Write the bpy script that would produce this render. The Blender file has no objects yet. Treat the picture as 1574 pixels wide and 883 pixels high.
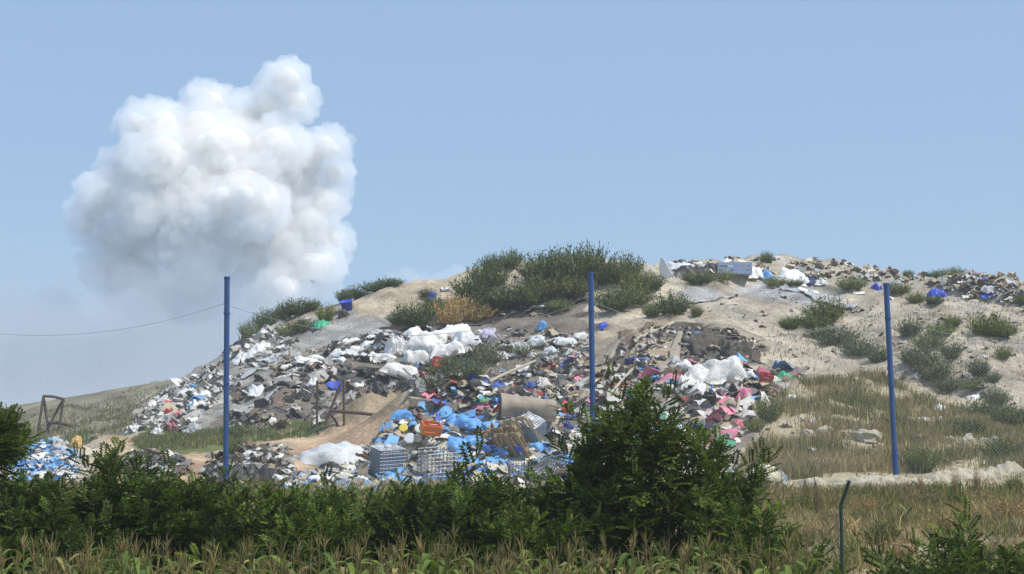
import bpy, math, random
import numpy as np
from mathutils import Vector, Matrix, Euler

SC = bpy.context.scene
COL = SC.collection
R = math.radians
rng = np.random.default_rng(11)
random.seed(11)

# ------------------------------------------------------------------ camera
F = 3150.0                      # focal length in photo pixels (photo 1574 wide)
CX, CY = 787.0, 441.5
HOR = 665.0                     # row of the eye level in the photo
CAMZ = 3.6
TH = math.atan((HOR - CY) / F)
cT, sT = math.cos(TH), math.sin(TH)

def ray(px, py):
    u = (np.asarray(px, float) - CX) / F
    v = (CY - np.asarray(py, float)) / F
    dy = cT - v * sT
    return u / dy, (sT + v * cT) / dy          # dx/dY, dz/dY

def at(px, py, Y):
    a, b = ray(px, py)
    return np.array([a * Y, Y, CAMZ + b * Y])

def proj(x, y, z):
    zz = z - CAMZ
    dep = y * cT + zz * sT
    dep = np.where(dep < 0.5, 0.5, dep)
    up = -y * sT + zz * cT
    return CX + F * x / dep, CY - F * up / dep

cam_d = bpy.data.cameras.new('camera')
cam = bpy.data.objects.new('camera', cam_d)
COL.objects.link(cam)
cam.location = (0, 0, CAMZ)
cam.rotation_euler = (math.pi / 2 + TH, 0, 0)
cam_d.sensor_width = 36
cam_d.lens = 36 * F / 1574
cam_d.clip_start = 0.5
cam_d.clip_end = 40000
SC.camera = cam

# ------------------------------------------------------------------ numpy noise
def _hash(ix, iy, s):
    h = (ix.astype(np.int64) * 374761393 + iy.astype(np.int64) * 668265263 + s * 974634777) & 0x7fffffff
    h = ((h ^ (h >> 13)) * 1274126177) & 0x7fffffff
    h = h ^ (h >> 16)
    return (h & 0xffff) / 65535.0

def vnoise(x, y, s=0):
    ix, iy = np.floor(x), np.floor(y)
    fx, fy = x - ix, y - iy
    fx = fx * fx * (3 - 2 * fx); fy = fy * fy * (3 - 2 * fy)
    a = _hash(ix, iy, s); b = _hash(ix + 1, iy, s); c = _hash(ix, iy + 1, s); d = _hash(ix + 1, iy + 1, s)
    return (a * (1 - fx) + b * fx) * (1 - fy) + (c * (1 - fx) + d * fx) * fy - 0.5

def fbm(x, y, s=0, o=4):
    t, a = 0, 1.0
    for k in range(o):
        t = t + a * vnoise(x, y, s + k); x = x * 2.03; y = y * 2.03; a *= 0.5
    return t

def inpoly(px, py, poly):
    n = len(poly); r = np.zeros(np.shape(px), bool)
    j = n - 1
    for i in range(n):
        xi, yi = poly[i]; xj, yj = poly[j]
        c = ((yi > py) != (yj > py)) & (px < (xj - xi) * (py - yi) / ((yj - yi) or 1e-9) + xi)
        r ^= c; j = i
    return r

# ------------------------------------------------------------------ mesh accumulator
class MB:
    def __init__(s): s.v = []; s.f = []; s.c = []; s.n = 0; s.smooth = []
    def add(s, v, f, col=None, smooth=False):
        v = np.asarray(v, float).reshape(-1, 3); f = np.asarray(f, np.int64)
        s.v.append(v); s.f.append(f + s.n); s.n += len(v); s.smooth.append(smooth)
        c = np.ones((len(v), 4))
        if col is not None: c[:, :3] = np.asarray(col)
        s.c.append(c)
        return s
    def mesh(s, name, mat):
        me = bpy.data.meshes.new(name)
        v = np.concatenate(s.v); c = np.concatenate(s.c)
        loops = np.concatenate([a.reshape(-1) for a in s.f])
        tot = np.concatenate([np.full(len(a), a.shape[1]) for a in s.f])
        sm = np.concatenate([np.full(len(a), b) for a, b in zip(s.f, s.smooth)])
        st = np.concatenate([[0], np.cumsum(tot)[:-1]])
        me.vertices.add(len(v)); me.vertices.foreach_set('co', v.ravel())
        me.loops.add(len(loops)); me.loops.foreach_set('vertex_index', loops.astype(np.int32))
        me.polygons.add(len(tot)); me.polygons.foreach_set('loop_start', st.astype(np.int32))
        me.polygons.foreach_set('loop_total', tot.astype(np.int32))
        me.polygons.foreach_set('use_smooth', sm)
        at_ = me.attributes.new('Col', 'FLOAT_COLOR', 'POINT'); at_.data.foreach_set('color', c.ravel())
        me.update(calc_edges=True); me.validate()
        me.materials.append(mat)
        return me
    def obj(s, name, mat, parent=None):
        o = bpy.data.objects.new(name, s.mesh(name, mat)); COL.objects.link(o)
        if parent: o.parent = parent
        return o
    def box(s, x0, y0, z0, x1, y1, z1, col=None):
        v = [(x0,y0,z0),(x1,y0,z0),(x1,y1,z0),(x0,y1,z0),(x0,y0,z1),(x1,y0,z1),(x1,y1,z1),(x0,y1,z1)]
        return s.add(v, [(0,3,2,1),(4,5,6,7),(0,1,5,4),(1,2,6,5),(2,3,7,6),(3,0,4,7)], col)
    def tube(s, pts, rad, n=6, col=None, cap=True):
        pts = np.asarray(pts, float); m = len(pts)
        rad = np.broadcast_to(np.asarray(rad, float), (m,))
        d = np.gradient(pts, axis=0); d /= np.linalg.norm(d, axis=1)[:, None] + 1e-9
        ref = np.array([0, 0, 1.0]) if abs(d[0, 2]) < 0.9 else np.array([1.0, 0, 0])
        a = np.cross(d, ref); a /= np.linalg.norm(a, axis=1)[:, None] + 1e-9
        b = np.cross(d, a)
        t = np.arange(n) * 2 * math.pi / n
        ring = pts[:, None, :] + rad[:, None, None] * (np.cos(t)[None, :, None] * a[:, None, :] + np.sin(t)[None, :, None] * b[:, None, :])
        i = np.arange(m - 1)[:, None] * n; k = np.arange(n)[None, :]; k2 = (k + 1) % n
        f = np.stack([i + k, i + k2, i + n + k2, i + n + k], -1).reshape(-1, 4)
        s.add(ring.reshape(-1, 3), f, col, n > 4)
        if cap:
            for e in (0, m - 1):
                s.add(np.concatenate([ring[e], pts[e][None]]), np.stack([np.arange(n), (np.arange(n) + 1) % n, np.full(n, n)], -1), col)
        return s
    def lathe(s, prof, n=20, col=None):
        prof = np.asarray(prof, float); m = len(prof); t = np.arange(n) * 2 * math.pi / n
        v = np.stack([prof[:, 0][:, None] * np.cos(t), prof[:, 0][:, None] * np.sin(t), np.repeat(prof[:, 1][:, None], n, 1)], -1)
        i = np.arange(m - 1)[:, None] * n; k = np.arange(n)[None]; k2 = (k + 1) % n
        return s.add(v.reshape(-1, 3), np.stack([i + k, i + k2, i + n + k2, i + n + k], -1).reshape(-1, 4), col, True)

def tag(o, label=None, cat=None, group=None, kind=None):
    if label: o['label'] = label
    if cat: o['category'] = cat
    if group: o['group'] = group
    if kind: o['kind'] = kind
    return o

def empty(name, loc=(0, 0, 0), rot=(0, 0, 0)):
    o = bpy.data.objects.new(name, None); COL.objects.link(o)
    o.location = loc; o.rotation_euler = rot; o.empty_display_size = 0.2
    return o

# ------------------------------------------------------------------ materials
def newmat(name):
    m = bpy.data.materials.new(name); m.use_nodes = True
    nt = m.node_tree; nt.nodes.clear()
    out = nt.nodes.new('ShaderNodeOutputMaterial')
    return m, nt, out

def N(nt, t, **kw):
    n = nt.nodes.new(t)
    for k, v in kw.items():
        if k in n.inputs.keys(): n.inputs[k].default_value = v
        else: setattr(n, k, v)
    return n

def mixc(nt, blend, fac, a, b):
    m = nt.nodes.new('ShaderNodeMix'); m.data_type = 'RGBA'; m.blend_type = blend
    for s, val in ((m.inputs[0], fac), (m.inputs[6], a), (m.inputs[7], b)):
        if hasattr(val, 'is_linked') or hasattr(val, 'links'): nt.links.new(val, s)
        else: s.default_value = val
    return m.outputs[2]

def ramp(nt, src, p0, p1, c0=(0, 0, 0, 1), c1=(1, 1, 1, 1)):
    r = nt.nodes.new('ShaderNodeValToRGB'); nt.links.new(src, r.inputs[0])
    r.color_ramp.elements[0].position = p0; r.color_ramp.elements[1].position = p1
    r.color_ramp.elements[0].color = c0; r.color_ramp.elements[1].color = c1
    return r.outputs[0]

def surf_mat(name, col=None, rough=0.7, dirt=0.3, dirtcol=(0.2, 0.16, 0.11), scale=3.0, bump=0.3, bscale=14.0, metal=0.0, spec=0.3, vary=0.25, dist=0.02):
    """painted / plastic / cloth / soil: base colour (or the Col attribute), a dirt pattern of its own, bump"""
    m, nt, out = newmat(name)
    p = N(nt, 'ShaderNodeBsdfPrincipled', Roughness=rough, Metallic=metal)
    p.inputs['Specular IOR Level'].default_value = spec
    tc = N(nt, 'ShaderNodeTexCoord')
    if col is None:
        base = N(nt, 'ShaderNodeAttribute', attribute_name='Col').outputs['Color']
    else:
        base = N(nt, 'ShaderNodeRGB').outputs[0]; base.default_value = (*col, 1)
    n1 = N(nt, 'ShaderNodeTexNoise', Scale=scale, Detail=6.0, Roughness=0.62); nt.links.new(tc.outputs['Object'], n1.inputs['Vector'])
    n2 = N(nt, 'ShaderNodeTexNoise', Scale=scale * 7, Detail=4.0, Roughness=0.6); nt.links.new(tc.outputs['Object'], n2.inputs['Vector'])
    v = ramp(nt, n2.outputs['Fac'], 0.25, 0.75, (1 - vary,) * 3 + (1,), (1 + vary,) * 3 + (1,))
    c = mixc(nt, 'MULTIPLY', 1.0, base, v)
    if dirt > 0:
        d = ramp(nt, n1.outputs['Fac'], 0.62 - 0.35 * dirt, 0.78 - 0.15 * dirt)
        dm = N(nt, 'ShaderNodeMath', operation='MULTIPLY'); nt.links.new(d, dm.inputs[0]); dm.inputs[1].default_value = 0.75
        c = mixc(nt, 'MIX', dm.outputs[0], c, (*dirtcol, 1))
    nt.links.new(c, p.inputs['Base Color'])
    if bump > 0:
        nb = N(nt, 'ShaderNodeTexNoise', Scale=bscale, Detail=5.0, Roughness=0.65); nt.links.new(tc.outputs['Object'], nb.inputs['Vector'])
        b = N(nt, 'ShaderNodeBump', Strength=bump, Distance=dist); nt.links.new(nb.outputs['Fac'], b.inputs['Height'])
        nt.links.new(b.outputs[0], p.inputs['Normal'])
    nt.links.new(p.outputs[0], out.inputs[0])
    return m

def leaf_mat(name, col=None, trans=0.35, vary=0.5, rough=0.55, objvar=0.3):
    m, nt, out = newmat(name)
    p = N(nt, 'ShaderNodeBsdfPrincipled', Roughness=rough); p.inputs['Specular IOR Level'].default_value = 0.25
    t = N(nt, 'ShaderNodeBsdfTranslucent'); mx = N(nt, 'ShaderNodeMixShader'); mx.inputs[0].default_value = trans
    if col is None: base = N(nt, 'ShaderNodeAttribute', attribute_name='Col').outputs['Color']
    else: base = N(nt, 'ShaderNodeRGB').outputs[0]; base.default_value = (*col, 1)
    g = N(nt, 'ShaderNodeNewGeometry')
    v = ramp(nt, g.outputs['Random Per Island'], 0, 1, (1 - vary, 1 - vary, 1 - vary, 1), (1 + vary * 1.1, 1 + vary, 1 + vary * 0.5, 1))
    c = mixc(nt, 'MULTIPLY', 1.0, base, v)
    oi = N(nt, 'ShaderNodeObjectInfo')
    v2 = ramp(nt, oi.outputs['Random'], 0, 1, (1 - objvar, 1 - objvar * .8, 1 - objvar, 1), (1 + objvar * 1.3, 1 + objvar, 1 + objvar * .4, 1))
    c = mixc(nt, 'MULTIPLY', 1.0, c, v2)
    nt.links.new(c, p.inputs['Base Color']); nt.links.new(c, t.inputs['Color'])
    nt.links.new(p.outputs[0], mx.inputs[1]); nt.links.new(t.outputs[0], mx.inputs[2]); nt.links.new(mx.outputs[0], out.inputs[0])
    return m

# ------------------------------------------------------------------ light and sky
SUN = Vector((0.66, -0.34, 0)).normalized() * math.cos(R(58)) + Vector((0, 0, math.sin(R(58))))
w = bpy.data.worlds.new('World'); SC.world = w; w.use_nodes = True
wt = w.node_tree; wt.nodes.clear()
wo = wt.nodes.new('ShaderNodeOutputWorld'); bg = wt.nodes.new('ShaderNodeBackground')
sky = wt.nodes.new('ShaderNodeTexSky'); sky.sky_type = 'NISHITA'; sky.sun_disc = False
sky.sun_elevation = R(58); sky.sun_rotation = math.atan2(SUN.x, SUN.y)
sky.air_density = 1.0; sky.dust_density = 0.0; sky.ozone_density = 6.0; sky.altitude = 100
sm = wt.nodes.new('ShaderNodeMix'); sm.data_type = 'RGBA'; sm.inputs[0].default_value = 0.72
wt.links.new(sky.outputs[0], sm.inputs[6]); sm.inputs[7].default_value = (0.375 / 0.11, 0.555 / 0.11, 0.80 / 0.11, 1)   # even summer-haze blue
wt.links.new(sm.outputs[2], bg.inputs[0]); bg.inputs[1].default_value = 0.11
wt.links.new(bg.outputs[0], wo.inputs[0])
sd = bpy.data.lights.new('sun', 'SUN'); sd.energy = 4.4; sd.angle = R(0.53); sd.color = (1.0, 0.95, 0.87)
so = bpy.data.objects.new('sun', sd); COL.objects.link(so)
so.rotation_euler = SUN.to_track_quat('Z', 'Y').to_euler()
so.location = (0, 0, 60)
SC.view_settings.view_transform = 'Standard'; SC.view_settings.look = 'None'
SC.view_settings.exposure = 0.0; SC.view_settings.gamma = 1.0
SC.view_settings.use_curve_mapping = False
SC.render.engine = 'CYCLES'
SC.cycles.use_denoising = True
SC.cycles.max_bounces = 12; SC.cycles.diffuse_bounces = 5; SC.cycles.transmission_bounces = 3; SC.cycles.glossy_bounces = 2; SC.cycles.transparent_max_bounces = 16
SC.cycles.volume_bounces = 8
# ------------------------------------------------------------------ terrain
CTRL = [  # photo column, photo row, distance: where the ground lies
 # verge in front of the net fence
 (1300,890,40),(1574,890,40),(1000,892,40),(1300,800,52),(1574,800,52),(900,800,52),(1300,760,63),(1574,752,63),(1800,752,63),
 (900,765,62),(600,760,63),(300,760,63),(0,760,63),(-200,760,63),(400,892,40),(0,892,40),(-200,892,40),
 # working yard behind the fence
 (0,715,74),(-200,715,74),(150,718,72),(150,672,88),(0,672,95),(-200,675,95),(250,672,86),(300,728,70),(400,720,71),(400,668,86),(480,735,69),(480,690,77),(480,656,88),(570,742,69),(600,650,89),
 (700,745,69),(850,745,69),(1000,740,70),(1100,735,70),
 # foot of the hill
 (190,662,100),(240,658,98),(330,662,92),(420,658,92),(500,648,93),(640,640,94),(760,640,93),(860,655,88),(940,672,84),(1030,690,80),(1120,690,79),(1160,680,79),
 # slope, left half
 (240,625,112),(300,595,113),(300,640,100),(350,610,107),(360,570,118),(420,620,101),(430,560,116),(430,525,125),(500,600,105),(520,540,117),(540,505,124),(600,580,107),(600,540,114),(640,505,122),(640,600,102),
 (700,580,106),(700,540,113),(700,495,124),(740,470,131),(620,470,131),(800,560,108),(800,520,115),(800,480,125),(860,450,133),(900,540,110),(900,490,121),(900,600,99),(840,610,97),
 # spur and pit in the middle
 (960,560,104),(1000,500,115),(1000,450,130),(960,620,92),(1040,492,112),(1050,600,92),(1100,560,97),(1060,545,101),(1120,505,110),(1160,545,101),(1140,590,93),(1090,650,84),
 # right half
 (1100,470,122),(1100,440,133),(1180,500,114),(1200,460,127),(1200,430,138),(1240,560,101),(1200,620,88),(1300,520,110),(1300,470,125),(1300,440,136),(1350,580,97),(1400,540,104),(1400,490,119),(1400,445,134),(1480,560,100),
 (1480,500,116),(1500,455,131),(1574,600,94),(1574,540,105),(1574,490,118),(1480,620,89),(1300,640,83),(1400,660,80),(1574,660,80),(1220,690,76),(1350,705,73),(1500,700,73),(1250,742,67),(1400,735,67),(1574,722,68),(1750,720,68),(1800,640,82),(1800,560,102),
 # crest line
 (180,640,124),(240,607,128),(300,563,131),(360,527,133),(430,492,136),(520,474,138),(600,437,140),(700,425,141),(800,416,142),(900,412,144),(1000,411,148),(1100,402,153),(1200,405,156),(1300,413,156),(1400,415,153),(1500,420,147),(1574,443,142),(1700,480,138),(1850,520,136),
 # far field slope on the left
 (-200,664,140),(0,660,140),(100,652,150),(0,653,180),(120,634,185),(-150,655,225),(0,648,228),(100,626,228),(200,604,228),(260,590,228),(180,628,170),
]
P = np.array([at(*c) for c in CTRL])
extra = []
for c in CTRL:      # the ground falls away behind the crest
    if c[2] in (131,133,136,138,140,141,142,144,148,153,156,147) and c[1] < 570:
        q = at(*c); extra.append((q[0] * 1.05, q[1] + 14, q[2] - 2.2)); extra.append((q[0] * 1.1, q[1] + 45, q[2] - 7))
for x in (-70, -30, 0, 30, 70):
    for y, z in ((2, 0), (15, 0), (28, 0)): extra.append((x, y, z))
for x in (-110, -60, -20, 20, 60, 110): extra.append((x, 275, 1.0))
for y in (60, 100, 150, 200): extra.append((110, y, 2.5)); extra.append((-110, y, 1.5))
P = np.concatenate([P, np.array(extra)])
_k = []
for i in range(len(P)):   # thin out near-duplicates
    if all(np.hypot(*(P[i, :2] - P[j, :2])) > 1.2 for j in _k): _k.append(i)
P = P[_k]
SC_ = 50.0
def U(r2):
    return np.where(r2 > 1e-12, 0.5 * r2 * np.log(np.maximum(r2, 1e-12)), 0)
n = len(P); xy = P[:, :2] / SC_
K = U(((xy[:, None] - xy[None]) ** 2).sum(-1)) + np.eye(n) * 2e-4
A = np.zeros((n + 3, n + 3)); A[:n, :n] = K; A[:n, n] = 1; A[:n, n+1:] = xy; A[n, :n] = 1; A[n+1:, :n] = xy.T
W = np.linalg.solve(A, np.concatenate([P[:, 2], [0, 0, 0]]))
def tps(x, y):
    x = x / SC_; y = y / SC_; z = np.full(x.shape, W[n]) + W[n+1] * x + W[n+2] * y
    for i in range(n): z += W[i] * U((x - xy[i, 0]) ** 2 + (y - xy[i, 1]) ** 2)
    return z

BUMPS = [  # px, distance, radius x, radius y, height : heaps tipped on the ground
 (585, 92, 2.6, 2.8, 1.7), (700, 79.5, 3.6, 3.2, 2.5), (640, 78, 1.8, 2.2, 0.5), (810, 79, 1.8, 2.2, 0.9), (400, 71, 1.5, 1.2, 0.9), (240, 72, 1.6, 1.3, 0.55),
 (60, 75, 1.6, 1.6, 0.9), (1090, 108, 2.4, 1.4, 1.0), (1150, 104, 1.6, 1.2, 0.7), (1300, 77, 2.0, 1.2, 0.35), (810, 93, 2.0, 1.5, 0.6),
 (712,141,6,9,-.85),(1620,142,6,9,-1.0),(740,112,3,2,.6),(470,112,3,1.6,.5),(980,108,1.6,5,.8)]

def height(x, y):
    z = tps(x, y)
    for px, Y, sx, sy, h in BUMPS:
        bx = ray(px, 650)[0] * Y
        z = z + h * np.exp(-((x - bx) / sx) ** 2 - ((y - Y) / sy) ** 2)
    hill = 1 / (1 + np.exp(-(y - 78) / 5.0)) * 1 / (1 + np.exp((y - 185) / 10.0))
    z = z - 0.55 * hill + hill * (0.7 * fbm(x / 6, y / 8, 3, 3) + 0.45 * fbm(x / 1.9, y / 2.6, 9, 3)) 
    rough = hill * np.clip(0.45 + fbm(x / 9 + 7, y / 9, 21, 2) * 1.6, 0.38, 1)
    z = z + rough * (0.35 - np.abs(vnoise(x / 1.5 + 0.35 * y / 1.5, y / 3.2, 33)) * 1.4) * 0.8
    z = z + (0.05 + hill * 0.05 + 0.22 * rough) * fbm(x / 0.8, y / 0.8, 41, 3)
    return z

def lin(a, b, s): return list(np.arange(a, b, s))
gx = lin(-52, 52, 0.26); g = 52.0; st = 0.4
while g < 3000: gx.append(g); gx.insert(0, -g - 0.001); g += st; st *= 1.22
gy = lin(36, 162, 0.26); g = 162.0; st = 0.5
while g < 4000: gy.append(g); g += st; st = min(st * 1.12, 250)
g = 36 - 0.5; st = 0.6
while g > -300: gy.insert(0, g); g -= st; st *= 1.15
gx = np.array(sorted(gx)); gy = np.array(gy)
X, Y_ = np.meshgrid(gx, gy)
def full_height(X, Y_):
    Z = height(np.clip(X, -110, 110), np.clip(Y_, -5, 280))
    fall = np.clip(1 - (np.abs(X) - 75) / 90, 0, 1) * np.clip(1 - (Y_ - 250) / 80, 0, 1) * np.clip((Y_ + 20) / 25, 0, 1)
    fall = fall * fall * (3 - 2 * fall)
    Z = Z * fall + (-0.5) * (1 - fall)
    near = np.clip((Y_ - 26) / 14, 0, 1)
    return Z * near + (1 - near) * 0.04 * fbm(X / 2, Y_ / 2, 5, 2)
Z = full_height(X, Y_)

def gz(x, y):
    x = np.asarray(x, float); y = np.asarray(y, float)
    i = np.clip(np.searchsorted(gx, x) - 1, 0, len(gx) - 2); j = np.clip(np.searchsorted(gy, y) - 1, 0, len(gy) - 2)
    fx = np.clip((x - gx[i]) / (gx[i+1] - gx[i]), 0, 1); fy = np.clip((y - gy[j]) / (gy[j+1] - gy[j]), 0, 1)
    return (Z[j, i] * (1 - fx) + Z[j, i+1] * fx) * (1 - fy) + (Z[j+1, i] * (1 - fx) + Z[j+1, i+1] * fx) * fy

YS = np.arange(34, 262, 0.3)
def hits(px, py):
    """where the line of sight through a photo point first meets the ground (vectorised)"""
    px = np.atleast_1d(px).astype(float); py = np.atleast_1d(py).astype(float)
    out = np.zeros((len(px), 3))
    for a in range(0, len(px), 2000):
        u, v = ray(px[a:a+2000], py[a:a+2000])
        x = u[:, None] * YS; z = CAMZ + v[:, None] * YS
        g = gz(x, np.broadcast_to(YS, x.shape)) - z
        hit = g > 0; first = np.where(hit.any(1), hit.argmax(1), np.where(YS[None] < 170, g, -99).argmax(1))
        yy = YS[first]; xx = u * yy
        out[a:a+2000] = np.stack([xx, yy, gz(xx, yy)], -1)
    return out
def hit(px, py): return hits([px], [py])[0]

# soil colours: zones of real soil, each an outline on the hill with ragged edges
PX, PY = proj(X, Y_, Z)
wob = 60 * fbm(X / 5, Y_ / 5, 77, 5) + 8 * fbm(X / .5, Y_ / .5, 78, 2)
wob2 = 26 * fbm(X / 5, Y_ / 5, 87, 4) + 5 * fbm(X / .5, Y_ / .5, 88, 2)
C = np.zeros(X.shape + (3,)); C[:] = (0.40, 0.34, 0.26)
def zone(poly, col, mask=None, mixv=1.0):
    m = inpoly(PX + wob, PY + wob2 * 0.7, poly)
    if mask is not None: m &= mask
    C[m] = C[m] * (1 - mixv) + np.array(col) * mixv
far = Y_ > 34
zone([(-4000,765),(4000,765),(4000,9000),(-4000,9000)], (0.30,0.24,0.15))
zone([(1130,715),(1170,590),(1350,575),(1480,620),(1700,640),(1700,750),(1120,760)], (0.36,0.305,0.205), far)
zone([(-400,668),(200,660),(300,560),(300,400),(-400,400)], (0.215,0.20,0.135), Y_ > 105)
zone([(-400,700),(-400,655),(205,652),(240,620),(210,672)], (0.20,0.19,0.13), (Y_ > 92))
zone([(190,668),(230,610),(300,555),(370,515),(520,465),(565,500),(470,560),(360,650),(340,668)], (0.31,0.29,0.26), far)
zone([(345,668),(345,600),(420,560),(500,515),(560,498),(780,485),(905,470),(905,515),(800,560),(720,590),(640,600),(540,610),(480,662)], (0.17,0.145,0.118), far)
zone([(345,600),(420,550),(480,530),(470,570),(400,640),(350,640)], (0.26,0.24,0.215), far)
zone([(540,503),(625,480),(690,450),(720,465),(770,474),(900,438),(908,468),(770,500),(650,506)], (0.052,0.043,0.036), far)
zone([(535,485),(560,452),(605,428),(700,414),(725,425),(715,445),(660,460),(622,486),(545,508)], (0.42,0.35,0.255), far)
zone([(470,512),(560,490),(625,478),(610,494),(540,508),(470,532)], (0.31,0.30,0.28), far)
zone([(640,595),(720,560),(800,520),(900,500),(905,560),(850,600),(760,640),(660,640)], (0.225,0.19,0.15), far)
zone([(500,652),(530,606),(575,590),(625,600),(655,640),(640,652)], (0.36,0.28,0.185), far)
zone([(120,760),(150,676),(300,690),(350,700),(420,672),(500,648),(640,645),(600,700),(560,760)], (0.45,0.32,0.21), far)
zone([(205,692),(215,664),(420,660),(500,645),(480,662),(400,680),(320,692)], (0.13,0.15,0.055), (Y_ > 60) & (Y_ < 105))
zone([(820,640),(905,560),(960,500),(1040,480),(1040,520),(985,600),(930,640)], (0.33,0.27,0.20), far)
zone([(1035,498),(1110,495),(1170,538),(1150,556),(1100,545),(1060,560),(1010,560)], (0.12,0.105,0.085), far)
zone([(1000,425),(1574,430),(1700,460),(1700,640),(1574,640),(1400,570),(1200,575),(1165,540),(1060,485),(1000,450)], (0.36,0.315,0.245), far)
zone([(1160,430),(1235,445),(1290,470),(1290,485),(1220,470),(1150,450)], (0.33,0.32,0.31), far)
zone([(1040,443),(1100,440),(1110,455),(1050,458)], (0.33,0.32,0.31), far)
zone([(1000,385),(1700,385),(1700,455),(1500,440),(1350,428),(1200,420),(1000,425)], (0.35,0.31,0.25), far)
zone([(860,660),(960,600),(1060,570),(1180,560),(1235,575),(1160,660),(1110,700),(880,700)], (0.21,0.185,0.155), far)
zone([(430,765),(440,725),(560,705),(640,655),(860,655),(900,700),(900,765)], (0.27,0.235,0.185), far)
gr = np.clip(fbm(X / 7, Y_ / 11, 91, 4) * 3 - .55, 0, 1)[..., None] * ((Y_ > 80) & (PX > 950))[..., None]
C = C * (1 - .7 * gr) + np.array((0.27, 0.255, 0.235)) * .7 * gr
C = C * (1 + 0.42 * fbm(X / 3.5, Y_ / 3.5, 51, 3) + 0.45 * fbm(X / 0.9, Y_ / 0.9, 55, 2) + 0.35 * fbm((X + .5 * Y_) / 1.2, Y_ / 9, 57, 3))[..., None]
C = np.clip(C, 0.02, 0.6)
ny, nx = X.shape
idx = np.arange(ny * nx).reshape(ny, nx)
quads = np.stack([idx[:-1, :-1], idx[:-1, 1:], idx[1:, 1:], idx[1:, :-1]], -1).reshape(-1, 4)
M_soil = surf_mat('soil', None, rough=0.95, dirt=0.0, scale=0.9, bump=0.9, bscale=3.0, spec=0.08, vary=0.42, dist=0.12)
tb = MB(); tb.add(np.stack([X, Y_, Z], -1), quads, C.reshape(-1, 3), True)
tag(tb.obj('terrain', M_soil), kind='structure')
# ------------------------------------------------------------------ clouds
def ico(sub):
    import bmesh
    bm = bmesh.new(); bmesh.ops.create_icosphere(bm, subdivisions=sub, radius=1)
    v = np.array([p.co[:] for p in bm.verts]); f = np.array([[q.index for q in p.verts] for p in bm.faces]); bm.free()
    return v, f
ICO2, ICO3 = ico(2), ico(3)

def cloud(name, puffs, D, dens, vox, label, depth=0.8, kids=30, seed=1, core=True, col=(1, 1, 1), fuzz=26):
    r = np.random.default_rng(seed); s = D / F
    allsp = []
    for px, py, rad in puffs:
        rad = rad * s * 0.82
        c = at(px, py, D + r.uniform(-1, 1) * rad * depth * 1.2); allsp.append((c, rad))
        for _ in range(kids):
            d = r.normal(size=3); d /= np.linalg.norm(d); d[1] = -abs(d[1]) * 0.9
            rr = rad * r.uniform(0.18, 0.40); q = c + d * rad * r.uniform(0.82, 1.02); allsp.append((q, rr))
            for _ in range(7 if core else 0):
                e = r.normal(size=3); e /= np.linalg.norm(e); e[1] = -abs(e[1])
                allsp.append((q + e * rr * 0.9, rr * r.uniform(0.2, 0.5)))
    def shell(grow):
        mb = MB()
        for c, rad in allsp:
            v, f = ICO2
            if grow < 0 and rad + grow < 24: continue
            mb.add(v * max(rad + grow, 2) * np.array([1, depth + 0.2, 1]) + c, f, None, True)
        return mb
    m, nt, out = newmat(name + '_vapour')
    pv = N(nt, 'ShaderNodeVolumePrincipled', Density=dens, Anisotropy=0.0); pv.inputs['Color'].default_value = (*col, 1)
    nt.links.new(pv.outputs[0], out.inputs['Volume'])
    def union(o, vx, disp=((60, 26), (24, 10))):
        md = o.modifiers.new('union', 'REMESH'); md.mode = 'VOXEL'; md.voxel_size = vx; md.use_smooth_shade = True
        for sc_, st in disp if core else ():
            tx = bpy.data.textures.new('billow', 'CLOUDS'); tx.noise_scale = sc_; tx.noise_depth = 3
            dm = o.modifiers.new('billow', 'DISPLACE'); dm.texture = tx; dm.strength = st; dm.mid_level = 0.5; dm.texture_coords = 'LOCAL'
    if core:
        m2, nt2, out2 = newmat(name + '_core')
        b = N(nt2, 'ShaderNodeBsdfPrincipled', Roughness=1.0); b.inputs['Base Color'].default_value = (0.80, 0.772, 0.72, 1); b.inputs['Specular IOR Level'].default_value = 0.0
        b.inputs['Subsurface Weight'].default_value = 1.0; b.inputs['Subsurface Radius'].default_value = (1, 1, 1); b.inputs['Subsurface Scale'].default_value = 30.0; nt2.links.new(b.outputs[0], out2.inputs[0])
        o = shell(-fuzz * .6).obj(name, m2); union(o, vox)
        e = shell(fuzz * .7).obj('vapour', m, o); union(e, vox * 1.2, ((55, 44), (20, 26)))
    else:
        o = shell(0).obj(name, m); union(o, vox)
    return tag(o, label, 'cloud')

cloud('cumulus_cloud', [(440,125,36),(455,158,30),(412,160,34),(380,185,38),(330,160,30),(303,150,20),(310,200,48),(250,200,44),(212,192,30),(250,250,58),(200,270,48),(165,305,40),(142,330,34),
    (350,240,68),(420,230,54),(300,320,78),(220,330,58),(380,310,72),(455,280,50),(505,230,32),(515,268,28),(480,250,34),(500,310,38),(472,350,50),(510,372,30),(440,380,44),(480,415,44),(430,425,38),
    (380,390,48),(300,390,58),(220,380,54),(170,360,40),(132,350,26),(440,445,38),(500,405,30),(300,430,60),(180,415,50),(420,470,44),(240,450,50)], 6000, 0.016, 5.0, 'tall white cumulus cloud towering in the blue sky behind the left pole')
cloud('cloud_bank', [(x, 610 + (k % 3) * 22, 190 + (k % 2) * 40) for k, x in enumerate(range(-250, 520, 70))] + [(30, 395, 36), (70, 405, 30), (-10, 410, 40), (120, 440, 60), (220, 445, 60), (300, 440, 60), (20, 470, 70), (400, 470, 50)],
      5600, 0.0021, 14.0, 'low grey blue cloud bank under the tall cumulus at the left horizon', kids=14, seed=4, core=False, col=(0.66, 0.705, 0.755), depth=1.2)
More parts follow.
